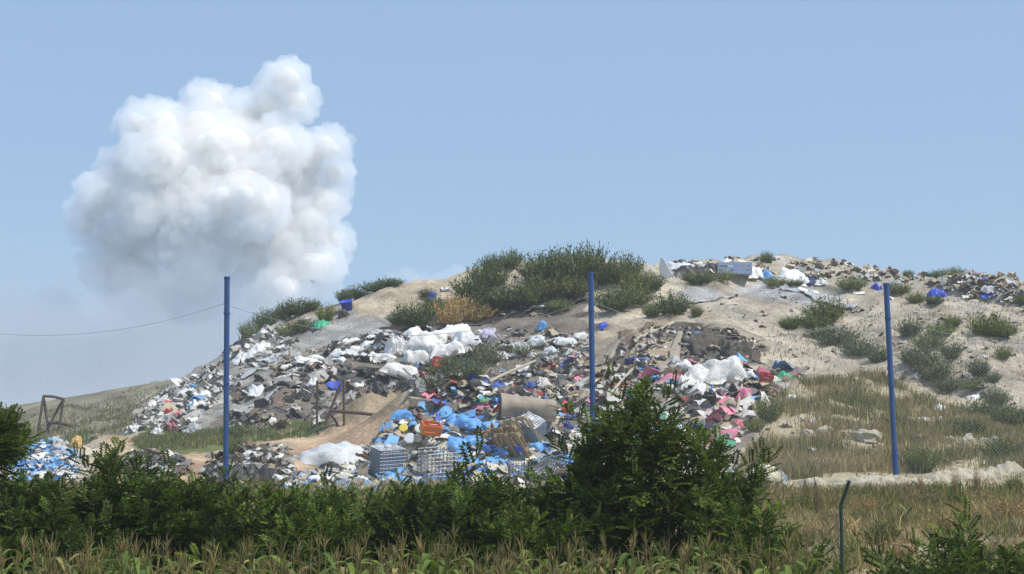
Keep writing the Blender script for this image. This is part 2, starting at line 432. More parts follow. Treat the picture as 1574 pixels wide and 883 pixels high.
cloud('cloud_tuft', [(628,425,20),(605,440,24),(650,438,24)], 6100, 0.006, 8.0, 'small pale cloud peeping over the gravel crest', kids=10, seed=5, core=False)
cloud('cloud_tuft', [(702,420,20),(725,432,22),(680,432,22)], 6100, 0.006, 8.0, 'small white cloud low over the crest beside the green weeds', kids=10, seed=6, core=False)
# ------------------------------------------------------------------ net fence on blue poles
M_pole = surf_mat('blue_paint', (0.022, 0.076, 0.215), rough=0.5, dirt=0.28, dirtcol=(0.09, 0.12, 0.17), scale=1.5, bump=0.08, bscale=30, spec=0.5, vary=0.12)
M_net = surf_mat('net_twine', (0.33, 0.345, 0.345), rough=0.8, dirt=0, bump=0, vary=0.2)
M_rope = surf_mat('net_rope', (0.30, 0.31, 0.30), rough=0.8, dirt=0, bump=0, vary=0.2)
M_steel = surf_mat('dark_green_steel', (0.018, 0.045, 0.035), rough=0.5, dirt=0.2, dirtcol=(0.10, 0.10, 0.08), scale=4, bump=0.15, bscale=30)
M_wire = surf_mat('fence_wire', (0.13, 0.14, 0.13), rough=0.6, dirt=0, bump=0, metal=0.3)
M_rust = surf_mat('rusty_steel', (0.085, 0.062, 0.05), rough=0.8, dirt=0.4, dirtcol=(0.13, 0.075, 0.045), scale=3, bump=0.3, bscale=20)

POLES = []
def blue_pole(px_top, py_top, px_bot, py_bot, Y, label):
    top = at(px_top, py_top, Y); bot = at(px_bot, py_bot, Y + (0.0))
    bot[2] = gz(bot[0], bot[1]) - 0.15
    o = empty('fence_pole', tuple(bot)); tag(o, label, 'pole', 'blue poles of the litter net fence')
    d = top - bot
    n = 24; t = np.linspace(0, 1, n)
    mb = MB(); pts = d[None] * t[:, None]; mb.tube(pts, 0.090, 18); mb.obj('tube', M_pole, o)
    mb = MB(); mb.tube([d - np.array([0, 0, .02]), d + np.array([0, 0, 0.05])], 0.106, 18); mb.obj('cap', M_pole, o)
    for f in (0.16, 0.50, 0.83):
        mb = MB(); mb.tube([d * f, d * f + np.array([0, 0, 0.06])], 0.108, 18)
        mb.tube([d * f + [0, -.1, .03], d * f + [0, -.17, .03]], 0.018, 6); mb.obj('collar', M_pole, o)
    POLES.append((bot, top)); return o
blue_pole(-215, 425, -215, 740, 67, 'blue steel fence pole beyond the left edge')
blue_pole(349, 428, 347, 740, 66.5, 'blue steel pole standing against the sky, leftmost in the photo')
blue_pole(908, 421, 913, 742, 65.5, 'blue steel pole in the middle rising out of the tall leafy bush')
blue_pole(1362, 438, 1378, 748, 66.0, 'blue steel pole leaning left over the dry grass slope, rightmost')
blue_pole(1850, 440, 1866, 745, 66.5, 'blue steel fence pole beyond the right edge')

def net_span(a, b, pa, pb, sagrow, label):
    """pa, pb: photo rows where the top rope ties to the poles, sagrow: row of its lowest point"""
    (a0, a1), (b0, b1) = POLES[a], POLES[b]
    def onpole(p0, p1, row):
        for t in np.linspace(0, 1, 400):
            q = p0 + (p1 - p0) * t
            if proj(q[0], q[1], q[2])[1] <= row: return q
        return p1
    A_, B_ = onpole(a0, a1, pa), onpole(b0, b1, pb)
    L = np.linalg.norm(B_ - A_)
    mid = (A_ + B_) / 2; zs = at(CX, sagrow, mid[1])[2]; sag = mid[2] - zs
    def top(s):
        t = s / L; q = A_[None] + (B_ - A_)[None] * t[:, None]; q[:, 2] -= 4 * sag * t * (1 - t); return q
    s = np.arange(0, L + .001, 0.15); T = top(s)
    G = gz(T[:, 0], T[:, 1]) + 0.12 + 0.12 * fbm(s / 1.4, s * 0 + a, 5, 2)
    def pos(ss, zz):
        x = np.interp(ss, s, T[:, 0]); y = np.interp(ss, s, T[:, 1]); tt = np.interp(ss, s, T[:, 2]); gg = np.interp(ss, s, G)
        h = np.clip((zz - gg) / np.maximum(tt - gg, .1), 0, 1)
        y = y + 0.35 * np.sin(math.pi * h) * np.sin(math.pi * ss / L) + 0.06 * np.sin(ss * 2.1 + zz)
        return np.stack([x, y, zz], -1)
    zmin, zmax = G.min(), T[:, 2].max(); H = zmax - zmin
    cell = 0.085; rad = 0.0021
    mb = MB(); ve = []; fa = []
    for sg in (1, -1):
        for c in np.arange(-H, L + H, cell * 1.414):
            ss = np.arange(max(0, c if sg > 0 else c - H), min(L, c + H if sg > 0 else c) , 0.28)
            if len(ss) < 2: continue
            zz = zmin + (ss - c) * sg if sg > 0 else zmin + (c - ss)
            tt = np.interp(ss, s, T[:, 2]); gg = np.interp(ss, s, G)
            ok = (zz <= tt + .02) & (zz >= gg - .02)
            if ok.sum() < 2: continue
            i = np.where(ok)[0]
            for run in np.split(i, np.where(np.diff(i) > 1)[0] + 1):
                if len(run) < 2: continue
                mb.tube(pos(ss[run], zz[run]), rad, 3, None, False)
    o = empty('litter_net', tuple(A_)); tag(o, label, 'net', 'litter nets hung between the blue poles')
    def shift(m):
        m.v = [v - A_ for v in m.v]; return m
    shift(mb).obj('netting', M_net, o)
    mb = MB(); mb.tube(T, 0.008, 5); shift(mb).obj('top_rope', M_rope, o)
    mb = MB(); mb.tube(np.stack([T[:, 0], T[:, 1], G], -1), 0.009, 5); shift(mb).obj('bottom_rope', M_rope, o)
    return o
net_span(0, 1, 468, 466, 516, 'sagging fine litter net from the leftmost blue pole out past the left edge')
net_span(1, 2, 469, 461, 516, 'sagging fine litter net between the left and the middle blue pole')
net_span(2, 3, 463, 478, 518, 'sagging fine litter net between the middle and the right blue pole')
net_span(3, 4, 486, 470, 528, 'sagging fine litter net from the right blue pole out past the right edge')

# low chain link fence with cranked green posts in front of the verge
fo = at(1297, 883, 39.0); fo[2] = gz(fo[0], fo[1])
cl = empty('chain_link_fence', tuple(fo)); tag(cl, 'low chain link fence with a cranked dark green post beside the tall leafy bush', 'fence')
for dx, bend in ((0, 1), (-3.0, 1), (-6.0, 1), (-9.0, 1)):
    z0 = gz(fo[0] + dx, 39.0 ) - fo[2] - .1; tz = 1.62 if dx == 0 else 1.5
    mb = MB(); mb.tube([(dx - 0.01, 0, z0), (dx - 0.03, 0, z0 + .6), (dx - .04, 0, tz - .05), (dx - .02, 0, tz), (dx + .05, -.08, tz + .22), (dx + .10, -.14, tz + .40)], 0.034, 10)
    mb.obj('post', M_steel, cl)
mb = MB()
for sg in (1, -1):
    for c in np.arange(-11.5, 2, 0.075):
        x0, z0, x1, z1 = c, 0.02, c + sg * 1.35, 1.37
        x0c, x1c = np.clip([x0, x1], -9.5, -0.05)
        if abs(x0c - x1c) < .05: continue
        f = lambda x: z0 + (x - x0) / (x1 - x0) * (z1 - z0)
        mb.tube([(x0c, 0.04, f(x0c)), (x1c, 0.04, f(x1c))], 0.0022, 3, None, False)
mb.obj('wire_mesh', M_wire, cl)
mb = MB()
for z in (0.05, 0.75, 1.36): mb.tube([(-9.5, .04, z), (-4.7, .04, z - .01), (0, .04, z)], 0.004, 4)
mb.obj('tension_wire', M_wire, cl)

# rusty lattice frames with a long bar (old conveyor trestles)
def bars(o, Y, segs, r=0.07, name='bar'):
    for seg in segs:
        pts = [at(px, py, Y + dy) - np.array(o.location) for px, py, dy in seg]
        mb = MB(); mb.tube(pts, r, 5); mb.obj(name, M_rust, o)
o = empty('steel_trestle', tuple(hit(75, 668))); Yt = o.location[1]
tag(o, 'rusty steel trestle frame with a long beam standing left against the sky', 'frame')
bars(o, Yt, [[(67,609,0),(57,676,0)], [(67,610,.3),(77,678,.3)], [(98,614,.0),(88,676,0)], [(96,616,.3),(64,676,.3)]], 0.085, 'leg')
bars(o, Yt, [[(66,609,.1),(82,610,.1),(99,614,.1)]], 0.09, 'top_rail')
bars(o, Yt, [[(75,649,.2),(100,652,.2),(160,668,.2)]], 0.11, 'beam')
o = empty('steel_trestle', tuple(hit(515, 652))); Yt = o.location[1] - .4
tag(o, 'dark rusty steel trestle with a long beam reaching across the sand mound', 'frame')
bars(o, Yt, [[(524,590,0),(499,654,0)], [(506,632,.3),(520,655,.3)], [(528,585,.1),(529,655,.1)], [(488,585,.4),(487,655,.4)]], 0.06, 'leg')
bars(o, Yt, [[(508,632,-1.2),(560,636,-2.2),(640,646,-3.2)]], 0.075, 'beam')
# ------------------------------------------------------------------ vegetation
M_leaf = leaf_mat('bush_leaf', None, trans=0.22, vary=0.55, objvar=0.22)
M_bark = surf_mat('bush_bark', (0.10, 0.075, 0.05), rough=0.9, dirt=0.2, bump=0.4, bscale=20)
M_weed = leaf_mat('weed_leaf', None, trans=0.25, vary=0.5, objvar=0.3)
M_grass = leaf_mat('grass_blade', None, trans=0.3, vary=0.45, objvar=0.0)
M_corn = leaf_mat('maize_leaf', None, trans=0.3, vary=0.3, objvar=0.25)

def leaf_template():
    v, f = [], []
    def quad(a, b, c, d):
        i = len(v); v.extend([a, b, c, d]); f.append((i, i + 1, i + 2, i + 3))
    for i, t in enumerate(np.linspace(0.22, 0.92, 6)):
        zd = -0.20 * t * t
        for s in (1, -1):
            L, w = 0.27, 0.085; dx, dy = 0.35 * L, s * 0.94 * L
            quad((t, s * .01, zd), (t + dx * .45 - w * s * s, dy * .45, zd + .02), (t + dx, dy, zd - .06), (t + dx * .5 + w, dy * .5, zd + .02))
    quad((.92, 0, -.17), (1.04, .08, -.2), (1.2, 0, -.28), (1.04, -.08, -.2))
    quad((0, -.008, 0), (0.9, -.008, -.16), (.9, .008, -.16), (0, .008, 0))
    return np.array(v), np.array(f)
LV, LF = leaf_template()

def frames(dirs, r):
    d = dirs / (np.linalg.norm(dirs, axis=1)[:, None] + 1e-9)
    up = np.tile([0, 0, 1.0], (len(d), 1)) + r.normal(0, .35, (len(d), 3))
    s = np.cross(up, d); s /= np.linalg.norm(s, axis=1)[:, None] + 1e-9
    u = np.cross(d, s)
    return np.stack([d, s, u], 1)      # rows: local axes

def stamp(mb, tv, tf, pos, rot, scale, col, smooth=False):
    n, k = len(pos), len(tv)
    v = np.einsum('kj,njd->nkd', tv, rot) * scale[:, None, None] + pos[:, None, :]
    f = (tf[None] + (np.arange(n) * k)[:, None, None]).reshape(-1, tf.shape[1])
    mb.add(v.reshape(-1, 3), f, np.repeat(col, k, 0), smooth)

def bush_meshes(seed, H, Wd, D, nshoot, lobes, leafL=0.30, zlow=0.25, tall=0.35):
    """leafy pinnate-leaved sapling clump: stems, shoots spread through the crown, leaves along each shoot"""
    r = np.random.default_rng(seed); wood = MB(); fol = MB()
    for i in range(9):
        a = r.uniform(0, 6.28); q = r.uniform(.2, .8)
        tip = np.array([math.cos(a) * Wd * .42 * q, math.sin(a) * D * .42 * q, H * r.uniform(.55, .85)])
        p0 = np.array([r.normal(0, .15), r.normal(0, .15), -0.15]); m = (p0 + tip) / 2 + r.normal(0, .12, 3); m[2] += H * .08
        wood.tube([p0, (p0 + m) / 2 + r.normal(0, .04, 3), m, (m + tip) / 2 + r.normal(0, .06, 3), tip], [0.035, .03, .024, .016, .008], 6)
    P0, DR, LEN = [], [], []
    for i in range(nshoot):
        lx, ly, lz, lr, lh = lobes[r.integers(len(lobes))]
        d = r.normal(size=3); d /= np.linalg.norm(d); q = r.uniform(.25, 1) ** .45
        p = np.array([lx * Wd + d[0] * lr * Wd * q, ly * D + d[1] * lr * D * q, lz * H + d[2] * lh * H * q])
        if p[2] < zlow: p[2] = r.uniform(zlow, zlow + .5)
        dr = np.array([d[0] * .7, d[1] * .7, .55 + max(d[2], -.3) * .5]) + r.normal(0, .25, 3)
        P0.append(p); DR.append(dr / np.linalg.norm(dr)); LEN.append(r.uniform(.3, .6) * (1 + tall * (r.random() < .32) * (d[2] > -.2)))
    lp, ld, ls, lc = [], [], [], []
    for p, d, L in zip(P0, DR, LEN):
        t = np.linspace(0, 1, 5); pts = p + d * L * t[:, None] + np.stack([0 * t, 0 * t, -.12 * L * t * t], -1) 
        wood.tube(pts, [.008, .007, .006, .004, .002], 3, None, False)
        tone = r.uniform(.6, 1.45); n = int(7 + L * 8)
        side = np.cross(d, r.normal(size=3)); side /= np.linalg.norm(side); s2 = np.cross(d, side)
        for k in range(n):
            u = .12 + .88 * k / n; a = k * 2.4 + r.uniform(-.4, .4)
            lp.append(p + d * L * u + np.array([0, 0, -.12 * L * u * u]))
            v = (side * math.cos(a) + s2 * math.sin(a)) * (1.0 - .45 * u) + d * (.45 + .6 * u) + np.array([0, 0, .15]); ld.append(v)
            ls.append(leafL * r.uniform(.65, 1.15) * (1.0 - .25 * u))
            c = np.array([0.060, 0.098, 0.014]) * tone * r.uniform(.8, 1.2)
            if r.random() < .05: c = np.array([0.10, 0.15, 0.02])
            lc.append(c)
    lp, ld = np.array(lp), np.array(ld)
    stamp(fol, LV, LF, lp, frames(ld, r), np.array(ls), np.array(lc))
    return fol.mesh('crown', M_leaf), wood.mesh('stems', M_bark)

LB = [(0, 0, .45, .42, .34), (-.28, 0, .38, .26, .28), (.27, .05, .40, .27, .28), (.05, -.2, .34, .3, .28), (-.1, .1, .68, .2, .22), (.16, 0, .62, .2, .2), (-.35, -.1, .28, .2, .2), (.36, -.1, .28, .2, .2)]
LC = [(0, 0, .60, .20, .28), (-.06, 0, .84, .10, .14), (.14, 0, .70, .22, .18), (-.2, 0, .56, .22, .18), (.22, 0, .50, .24, .2), (0, 0, .35, .42, .25), (-.28, 0, .3, .22, .22), (.33, 0, .30, .22, .22), (.30, 0, .62, .13, .11), (-.3, 0, .52, .13, .12)]
BM = {'a': bush_meshes(1, 2.9, 2.7, 2.0, 270, LB, tall=.6), 'b': bush_meshes(2, 2.9, 2.7, 2.0, 330, LB[1:] + [(.1, 0, .75, .16, .2)]), 'c': bush_meshes(3, 2.6, 2.4, 1.8, 290, LB[:6]),
      'tall': bush_meshes(5, 4.15, 3.1, 2.2, 330, LC, .34, tall=1.3), 'tree': bush_meshes(6, 4.2, 2.0, 1.6, 330, [(0, 0, .7, .4, .25), (.1, 0, .45, .4, .3), (-.2, 0, .9, .3, .1), (.2, 0, .85, .25, .08)], .32),
      'sprig': bush_meshes(7, 3.2, 1.5, 1.2, 110, [(0, 0, .5, .4, .35), (.15, 0, .85, .22, .12), (-.2, 0, .7, .25, .2)], .34, tall=.9), 'low': bush_meshes(8, 2.0, 2.2, 1.6, 150, LB, .30, tall=.8)}
BUSH = [  # kind, photo column of the middle, row of the top, distance, label
 ('tree', -72, 600, 29.5, 'taller leafy bush cut off by the left edge of the photo'),
 ('sprig', 70, 735, 29.0, 'leafy bush in front of the blue and white rubbish sacks at the far left'),
 ('sprig', 165, 690, 30.0, 'sparse sapling with a drooping top sprig over the sandy track'),
 ('a', 40, 758, 28.6, 'dark hedge bush at the left end of the hedge, below the taller leafy bush'),
 ('b', 225, 738, 29.5, 'dark hedge bush below the grey film heap, left of the left blue pole'),
 ('a', 325, 738, 30.4, 'dark hedge bush at the foot of the left blue pole'),
 ('c', 432, 760, 29.2, 'lower hedge bush below the dark scrap heap right of the left blue pole'),
 ('b', 535, 756, 30.2, 'hedge bush below the pale plastic sheet mound'),
 ('a', 640, 752, 29.4, 'hedge bush below the grey wire cage containers'),
 ('c', 735, 748, 30.0, 'hedge bush below the wooden pallet on the blue bag heap'),
 ('low', 682, 716, 30.8, 'thin leafy sapling poking up in front of the orange crate'),
 ('b', 812, 792, 29.2, 'low hedge bush just left of the tall leafy bush'),
 ('tall', 1003, 598, 30.0, 'tall dark green leafy bush in the middle foreground, highest of the hedge'),
 ('a', 1140, 772, 28.8, 'bush spreading at the right foot of the tall leafy bush'),
 ('sprig', 905, 668, 30.6, 'slender leafy sapling at the foot of the middle blue pole'),
 ('low', 1492, 792, 29.0, 'leafy bush in the bottom right corner before the dry verge'),
 ('low', 1565, 826, 28.2, 'leafy bush cut off by the right edge, low in the corner'),
 ('low', 1405, 852, 27.6, 'small leafy bush low at the bottom edge, right of the green fence post'),
]
HT = {}
for k, (cm, sm_) in BM.items():
    zz = np.zeros(len(cm.vertices) * 3); cm.vertices.foreach_get('co', zz); HT[k] = float(np.percentile(zz[2::3], 99.5))
for i, (k, px, py, Y, lab) in enumerate(BUSH):
    top = at(px, py, Y); h = top[2] - gz(top[0], Y); s = h / HT[k]
    o = empty('bush', (top[0], Y, gz(top[0], Y)), (0, 0, (0 if k == 'tall' else random.uniform(-.5, .5) + math.pi * (i % 2))))
    sx = max(s, .85) if k != 'tall' else 1.0
    o.scale = (sx, sx, s)
    tag(o, lab, 'bush', 'bushes of the foreground hedge')
    for nm, me in zip(('crown', 'stems'), BM[k]):
        c = bpy.data.objects.new(nm, me); COL.objects.link(c); c.parent = o

# maize
def strip(mb, pts, wid, side, col):
    pts = np.asarray(pts); n = len(pts); wid = np.asarray(wid)[:, None]
    mid = pts + np.array([0, 0, -.25]) * wid
    v = np.concatenate([pts - side * wid, mid, pts + side * wid]); i = np.arange(n - 1)
    f = np.concatenate([np.stack([i, i + 1, n + i + 1, n + i], -1), np.stack([n + i, n + i + 1, 2 * n + i + 1, 2 * n + i], -1)])
    mb.add(v, f, col, True)

def maize(seed):
    r = np.random.default_rng(seed); H = 2.05 + r.uniform(-.12, .12)
    st = MB(); st.tube([(0, 0, -.05), (.01, 0, H * .5), (.0, .01, H + .05)], [.014, .012, .007], 5, (0.13, 0.16, 0.05))
    lf = MB()
    for k in range(9):
        z = H * (0.50 + .062 * k); a = k * 2.9 + r.uniform(-.5, .5); L = r.uniform(.5, .8) * (1 - .04 * k)
        d = np.array([math.cos(a), math.sin(a), 0]); t = np.linspace(0, 1, 7); lift = r.uniform(.5, 1.1)
        pts = np.array([0, 0, z]) + d * (L * t * (1 - .12 * t))[:, None] + np.stack([0 * t, 0 * t, L * (lift * t - (1.0 + .5 * r.random()) * t * t)], -1)
        c = np.array([0.115, 0.165, 0.035]) * r.uniform(.7, 1.2)
        if r.random() < .22: c = np.array([0.26, 0.22, 0.10]) * r.uniform(.7, 1.1)
        strip(lf, pts, .034 * np.array([.6, 1, 1, .9, .7, .4, .05]), np.array([-d[1], d[0], 0]), c)
    ta = MB(); tc = np.array([0.25, 0.215, 0.10]) * r.uniform(.8, 1.15)
    for k in range(7):
        a = k * 2.4; lean = r.uniform(.08, .40) if k else .05; L = r.uniform(.14, .25) if k else .30
        d = np.array([math.cos(a) * lean, math.sin(a) * lean, 1]); t = np.linspace(0, 1, 4)
        pts = np.array([0, 0, H + .02 + .012 * k]) + d * (L * t)[:, None] + np.stack([d[0] * t * t * .12, d[1] * t * t * .12, -.10 * lean * t * t], -1)
        ta.tube(pts, [.003, .0055, .005, .0015], 4, tc)
    return lf.mesh('leaves', M_corn), st.mesh('stalk', M_corn), ta.mesh('tassel', M_corn), (lf, st, ta)
CORN = [maize(20 + i) for i in range(5)]
spots = []
for row, y in enumerate(np.arange(17.6, 27.6, 0.72)):
    hw = 0.262 * y + .4
    for x in np.arange(-hw, hw, 0.25): spots.append((x + random.uniform(-.1, .1), y + random.uniform(-.12, .12)))
spots = [p for p in spots if p[0] < 0.150 * p[1] + random.uniform(-.25, .1)]
spots.sort(key=lambda p: p[1])
near = [p for p in spots if p[1] > 18.6][:300]; nset = set(near); rest = [p for p in spots if p[1] > 18.6 and p not in nset]
for i, (x, y) in enumerate(near):
    k = random.randrange(5); s = random.uniform(.86, 1.08)
    o = empty('maize_plant', (x, y, 0), (random.uniform(-.05, .05), random.uniform(-.05, .05), random.uniform(0, 6.28))); o.scale = (s, s, s)
    tag(o, 'maize plant with tan tassel in the front rows along the bottom edge', 'maize plant', 'maize plants in the front rows')
    for nm, me in zip(('leaves', 'stalk', 'tassel'), CORN[k][:3]):
        c = bpy.data.objects.new(nm, me); COL.objects.link(c); c.parent = o
mb = MB()
for x, y in rest:
    k = random.randrange(5); s = random.uniform(.80, 1.0); a = random.uniform(0, 6.28)
    Rm = np.array([[math.cos(a), -math.sin(a), 0], [math.sin(a), math.cos(a), 0], [0, 0, 1]]) * s
    for part in CORN[k][3]:
        for v, f, c, sm in zip(part.v, part.f, part.c, part.smooth):
            off = f.min(); mb.v.append(v @ Rm.T + np.array([x, y, 0])); mb.f.append(f - off + mb.n if False else f - off + mb.n); mb.n += len(v); mb.c.append(c); mb.smooth.append(sm)
tag(mb.obj('maize_rows', M_corn), 'maize rows behind the front plants, in front of the hedge', 'maize', kind='stuff')

# weeds on the hill
def weed_mesh(seed, n, col, spread=.5, H=1.0, stiff=1.35, w=.013):
    r = np.random.default_rng(seed); mb = MB(); q = []; cc = []
    for i in range(n):
        a = r.uniform(0, 6.28); rad = spread * math.sqrt(r.random()); b = np.array([math.cos(a) * rad * .55, math.sin(a) * rad * .55, -0.04])
        h = H * r.uniform(.55, 1.0) * (1 - .45 * (rad / spread) ** 2)
        d = np.array([math.cos(a) * rad * .9, math.sin(a) * rad * .9, h]) + r.normal(0, .05, 3)
        tone = r.uniform(.6, 1.35)
        for t in np.linspace(.08, 1, 11):
            p = b + d * t; L = .17 * (1.15 - .6 * t) * r.uniform(.7, 1.3)
            e = np.array([r.normal(0, .7), r.normal(0, .7), .9 * stiff]); e /= np.linalg.norm(e); s = np.cross(e, r.normal(size=3)); s /= np.linalg.norm(s) + 1e-6
            ww = w * r.uniform(.7, 1.6)
            q.append([p - s * ww * .4, p + e * L * .5 - s * ww, p + e * L, p + e * L * .5 + s * ww]); cc.append(np.array(col) * tone * r.uniform(.8, 1.2))
    q = np.array(q); mb.add(q.reshape(-1, 3), np.arange(len(q) * 4).reshape(-1, 4), np.repeat(np.array(cc), 4, 0))
    return mb.mesh('foliage', M_weed)
WM = {'g': [weed_mesh(30 + i, 210, (0.105, 0.142, 0.053)) for i in range(4)],
      'o': [weed_mesh(40 + i, 180, (0.14, 0.16, 0.055)) for i in range(3)],
      's': [weed_mesh(60 + i, 180, (0.115, 0.14, 0.075)) for i in range(3)],
      'b': [weed_mesh(55 + i, 150, (0.30, 0.225, 0.13), H=1.0, stiff=1.6, w=.010) for i in range(2)],
      'd': [weed_mesh(50 + i, 90, (0.44, 0.31, 0.155), H=1.05, stiff=2.2, w=.012) for i in range(2)]}
WT = {'g': 'dark green', 'o': 'olive green', 's': 'grey green', 'd': 'dry orange straw', 'b': 'dry brown'}
WEEDS = [  # colour, column, row of the foot, width, height, where
 ('g',384,524,30,26,'at the low left end of the ridge line'),('g',408,506,34,30,'on the left ridge above the white litter slope'),('g',432,492,30,24,'on the left ridge, feathery against the sky'),('g',455,482,44,24,'wide, on the left ridge left of the blue tub'),
 ('g',480,478,24,16,'small, on the ridge beside the blue tub'),('g',528,466,22,18,'just right above the blue tub on the ridge'),('g',545,456,34,18,'on the ridge where the gravel begins'),('g',575,446,36,16,'along the lower edge of the gravel crest'),('g',600,438,36,13,'highest of the row on the gravel edge'),
 ('o',462,512,34,22,'olive, among the white litter below the ridge'),('o',500,497,26,24,'behind the green scrap of mesh'),('o',440,520,30,18,'low in the grey litter slope'),
 ('g',725,462,54,34,'at the right end of the gravel crest'),('g',752,448,52,40,'behind the dry straw patch'),('g',757,418,30,24,'on the skyline left of the twin clump'),('g',786,415,32,28,'on the skyline, round and alone'),('g',778,474,60,34,'below the skyline clumps above the black bank'),('g',742,476,40,24,'right above the dry straw patch'),
 ('g',830,436,56,42,'left edge of the big thicket'),('g',858,432,54,44,'in the big thicket, left of its middle'),('g',885,436,54,52,'in the middle of the big thicket'),('g',910,432,56,52,'highest of the big thicket on the skyline'),('g',932,438,40,32,'right edge of the big thicket'),
 ('o',840,462,60,36,'on the lower left of the big thicket'),('o',880,456,60,30,'under the big thicket, just left of the middle blue pole'),('g',812,470,44,34,'at the low left corner of the big thicket'),('g',962,436,48,40,'on the skyline right of the big thicket'),('o',976,452,46,34,'below the skyline right of the big thicket'),
 ('g',945,478,64,34,'right of the middle blue pole on the bank'),('o',980,470,44,28,'on the bank below the white fin of board'),('g',1000,448,36,26,'beside the foot of the white fin of board'),
 ('g',636,502,56,34,'below the gravel crest in the black hollow'),('g',668,482,32,26,'under the blue drum at the gravel edge'),('g',612,500,30,18,'small, in the black hollow at its left end'),('o',655,462,24,14,'at the gravel edge by the blue drum'),
 ('d',690,500,50,36,'dry straw left half of the orange patch'),('d',722,496,50,34,'dry straw right half of the orange patch'),('d',706,482,44,24,'dry straw top of the orange patch'),('d',745,490,30,20,'dry straw thin right tail of the orange patch'),
 ('g',860,480,40,20,'small, on the bank left of the middle pole'),('g',1035,484,48,32,'round, on the head of the eroded spur'),('g',1002,488,26,20,'small, left on the head of the eroded spur'),('o',1070,488,18,18,'small, right of the spur head'),
 ('o',1075,438,44,18,'in front of the black tarpaulin on the top'),('o',1108,434,36,16,'left of the blue grey container on the top'),('g',1178,408,20,18,'alone on the skyline above the white panels'),('o',1192,441,32,16,'in front of the long white sheet on the top'),('o',1222,441,28,10,'low, under the long white sheet'),
 ('o',1310,449,40,20,'left of the right blue pole near the top'),('o',1380,456,36,18,'just right of the top of the right pole'),('o',1408,466,28,16,'right of the right pole, left of the blue tarpaulin'),('g',1436,471,26,14,'just below the blue tarpaulin'),
 ('g',1440,410,34,14,'left half of the skyline row at right'),('g',1466,412,38,15,'right half of the skyline row at right'),('g',1396,412,16,10,'tiny, on the skyline left of the row'),('g',1570,470,24,16,'at the right edge below the scrap boards'),
 ('o',1272,494,58,34,'large, on the pale bank left of the right pole'),('g',1248,506,46,24,'below left of the large clump on the pale bank'),('g',1214,506,28,18,'leftmost of three on the pale bank'),
 ('s',1285,532,56,28,'behind the net on the pale bank'),('s',1318,548,50,26,'behind the net close to the right pole'),('s',1350,558,34,24,'at the left side of the right pole'),('s',1262,520,36,16,'upper, behind the net on the pale bank'),
 ('s',1400,520,34,30,'right of the right pole, halfway up'),('g',1445,520,40,22,'right of the right pole beside a grey clump'),('s',1430,538,48,24,'lower, right of the right pole on the bank'),('s',1462,546,36,16,'right end of the grey row on the bank'),
 ('o',1518,516,52,34,'large yellowish, near the right edge'),('o',1545,520,40,22,'low right flank of the large yellowish clump'),('o',1465,508,26,16,'pale, left of the large yellowish clump'),
 ('s',1415,572,46,36,'grey, upper of three down the right slope'),('s',1435,592,50,34,'grey, middle of three down the right slope'),('s',1458,604,36,24,'grey, lowest of three down the right slope'),('s',1398,562,30,20,'grey, small and close to the right pole'),
 ('s',1505,582,30,30,'round, alone on the pale right slope'),('s',1463,556,22,16,'small, on the pale slope above the round one'),('o',1543,556,24,20,'near the right edge above the pale slope'),('s',1495,600,40,18,'low, beside the white scrap on the right slope'),('s',1530,625,40,24,'on the lower right slope at the edge of the straw'),('s',1525,590,24,18,'small, right of the round one'),
 ('g',1512,650,60,30,'broad, low on the right slope'),('g',1555,660,50,34,'broad, at the right edge low on the slope'),('o',1540,706,54,30,'above the rubble bank at the right edge'),('g',1490,672,40,24,'beside the white stone on the right slope'),
 ('o',1182,648,36,34,'bright, at the edge of the coloured rubbish'),('o',1160,664,30,20,'at the foot of the coloured rubbish'),('o',1416,728,44,44,'tall leafy, behind the right blue pole on the bank'),
 ('s',690,590,54,36,'growing through the rubbish right of the red drum'),('s',722,588,46,40,'growing around the blue cloth'),('s',752,560,40,26,'above the blue cloth among rags'),('s',665,606,36,24,'under the red drum'),('o',800,548,40,20,'between the pale sacks left of the middle pole'),
 ('b',1330,792,40,26,'dry brown in the verge right of the green fence post'),('b',1270,812,44,30,'dry brown in the verge left of the green fence post'),('b',1420,782,50,26,'dry brown in the verge below the right blue pole'),('b',1500,776,44,24,'dry brown in the verge below the pointed stone'),('o',1355,838,50,34,'olive, low in the verge near the bottom edge'),('b',1450,822,56,34,'dry brown behind the corner bush'),('o',1310,866,44,34,'olive, at the bottom edge right of the green fence post'),('b',1545,800,50,34,'dry brown in the verge at the right edge'),('o',1230,790,40,30,'olive, at the right flank of the tall leafy bush'),('b',1380,862,50,32,'dry brown at the bottom edge in the verge'),('o',1300,764,44,16,'low olive, at the foot of the rubble bank, left'),('o',1440,760,50,18,'low olive, at the foot of the rubble bank, right'),
 ('b',1258,800,12,58,'tall thin brown stalk in the verge right of the tall leafy bush'),('b',1240,775,9,34,'short dark stalk near the cream foam block'),('b',1468,768,9,40,'tall thin stalk in front of the rubble bank, middle'),('b',1502,772,10,52,'tall thin stalk in front of the rubble bank, right'),('b',1415,765,8,34,'thin stalk just right of the foot of the right pole'),('o',1560,760,26,30,'olive, in front of the rubble bank at the right edge'),
 ('g',360,676,34,20,'at the end of the grass strip behind the left pole'),('g',362,700,30,26,'beside the left pole above the dark scrap heap'),
]
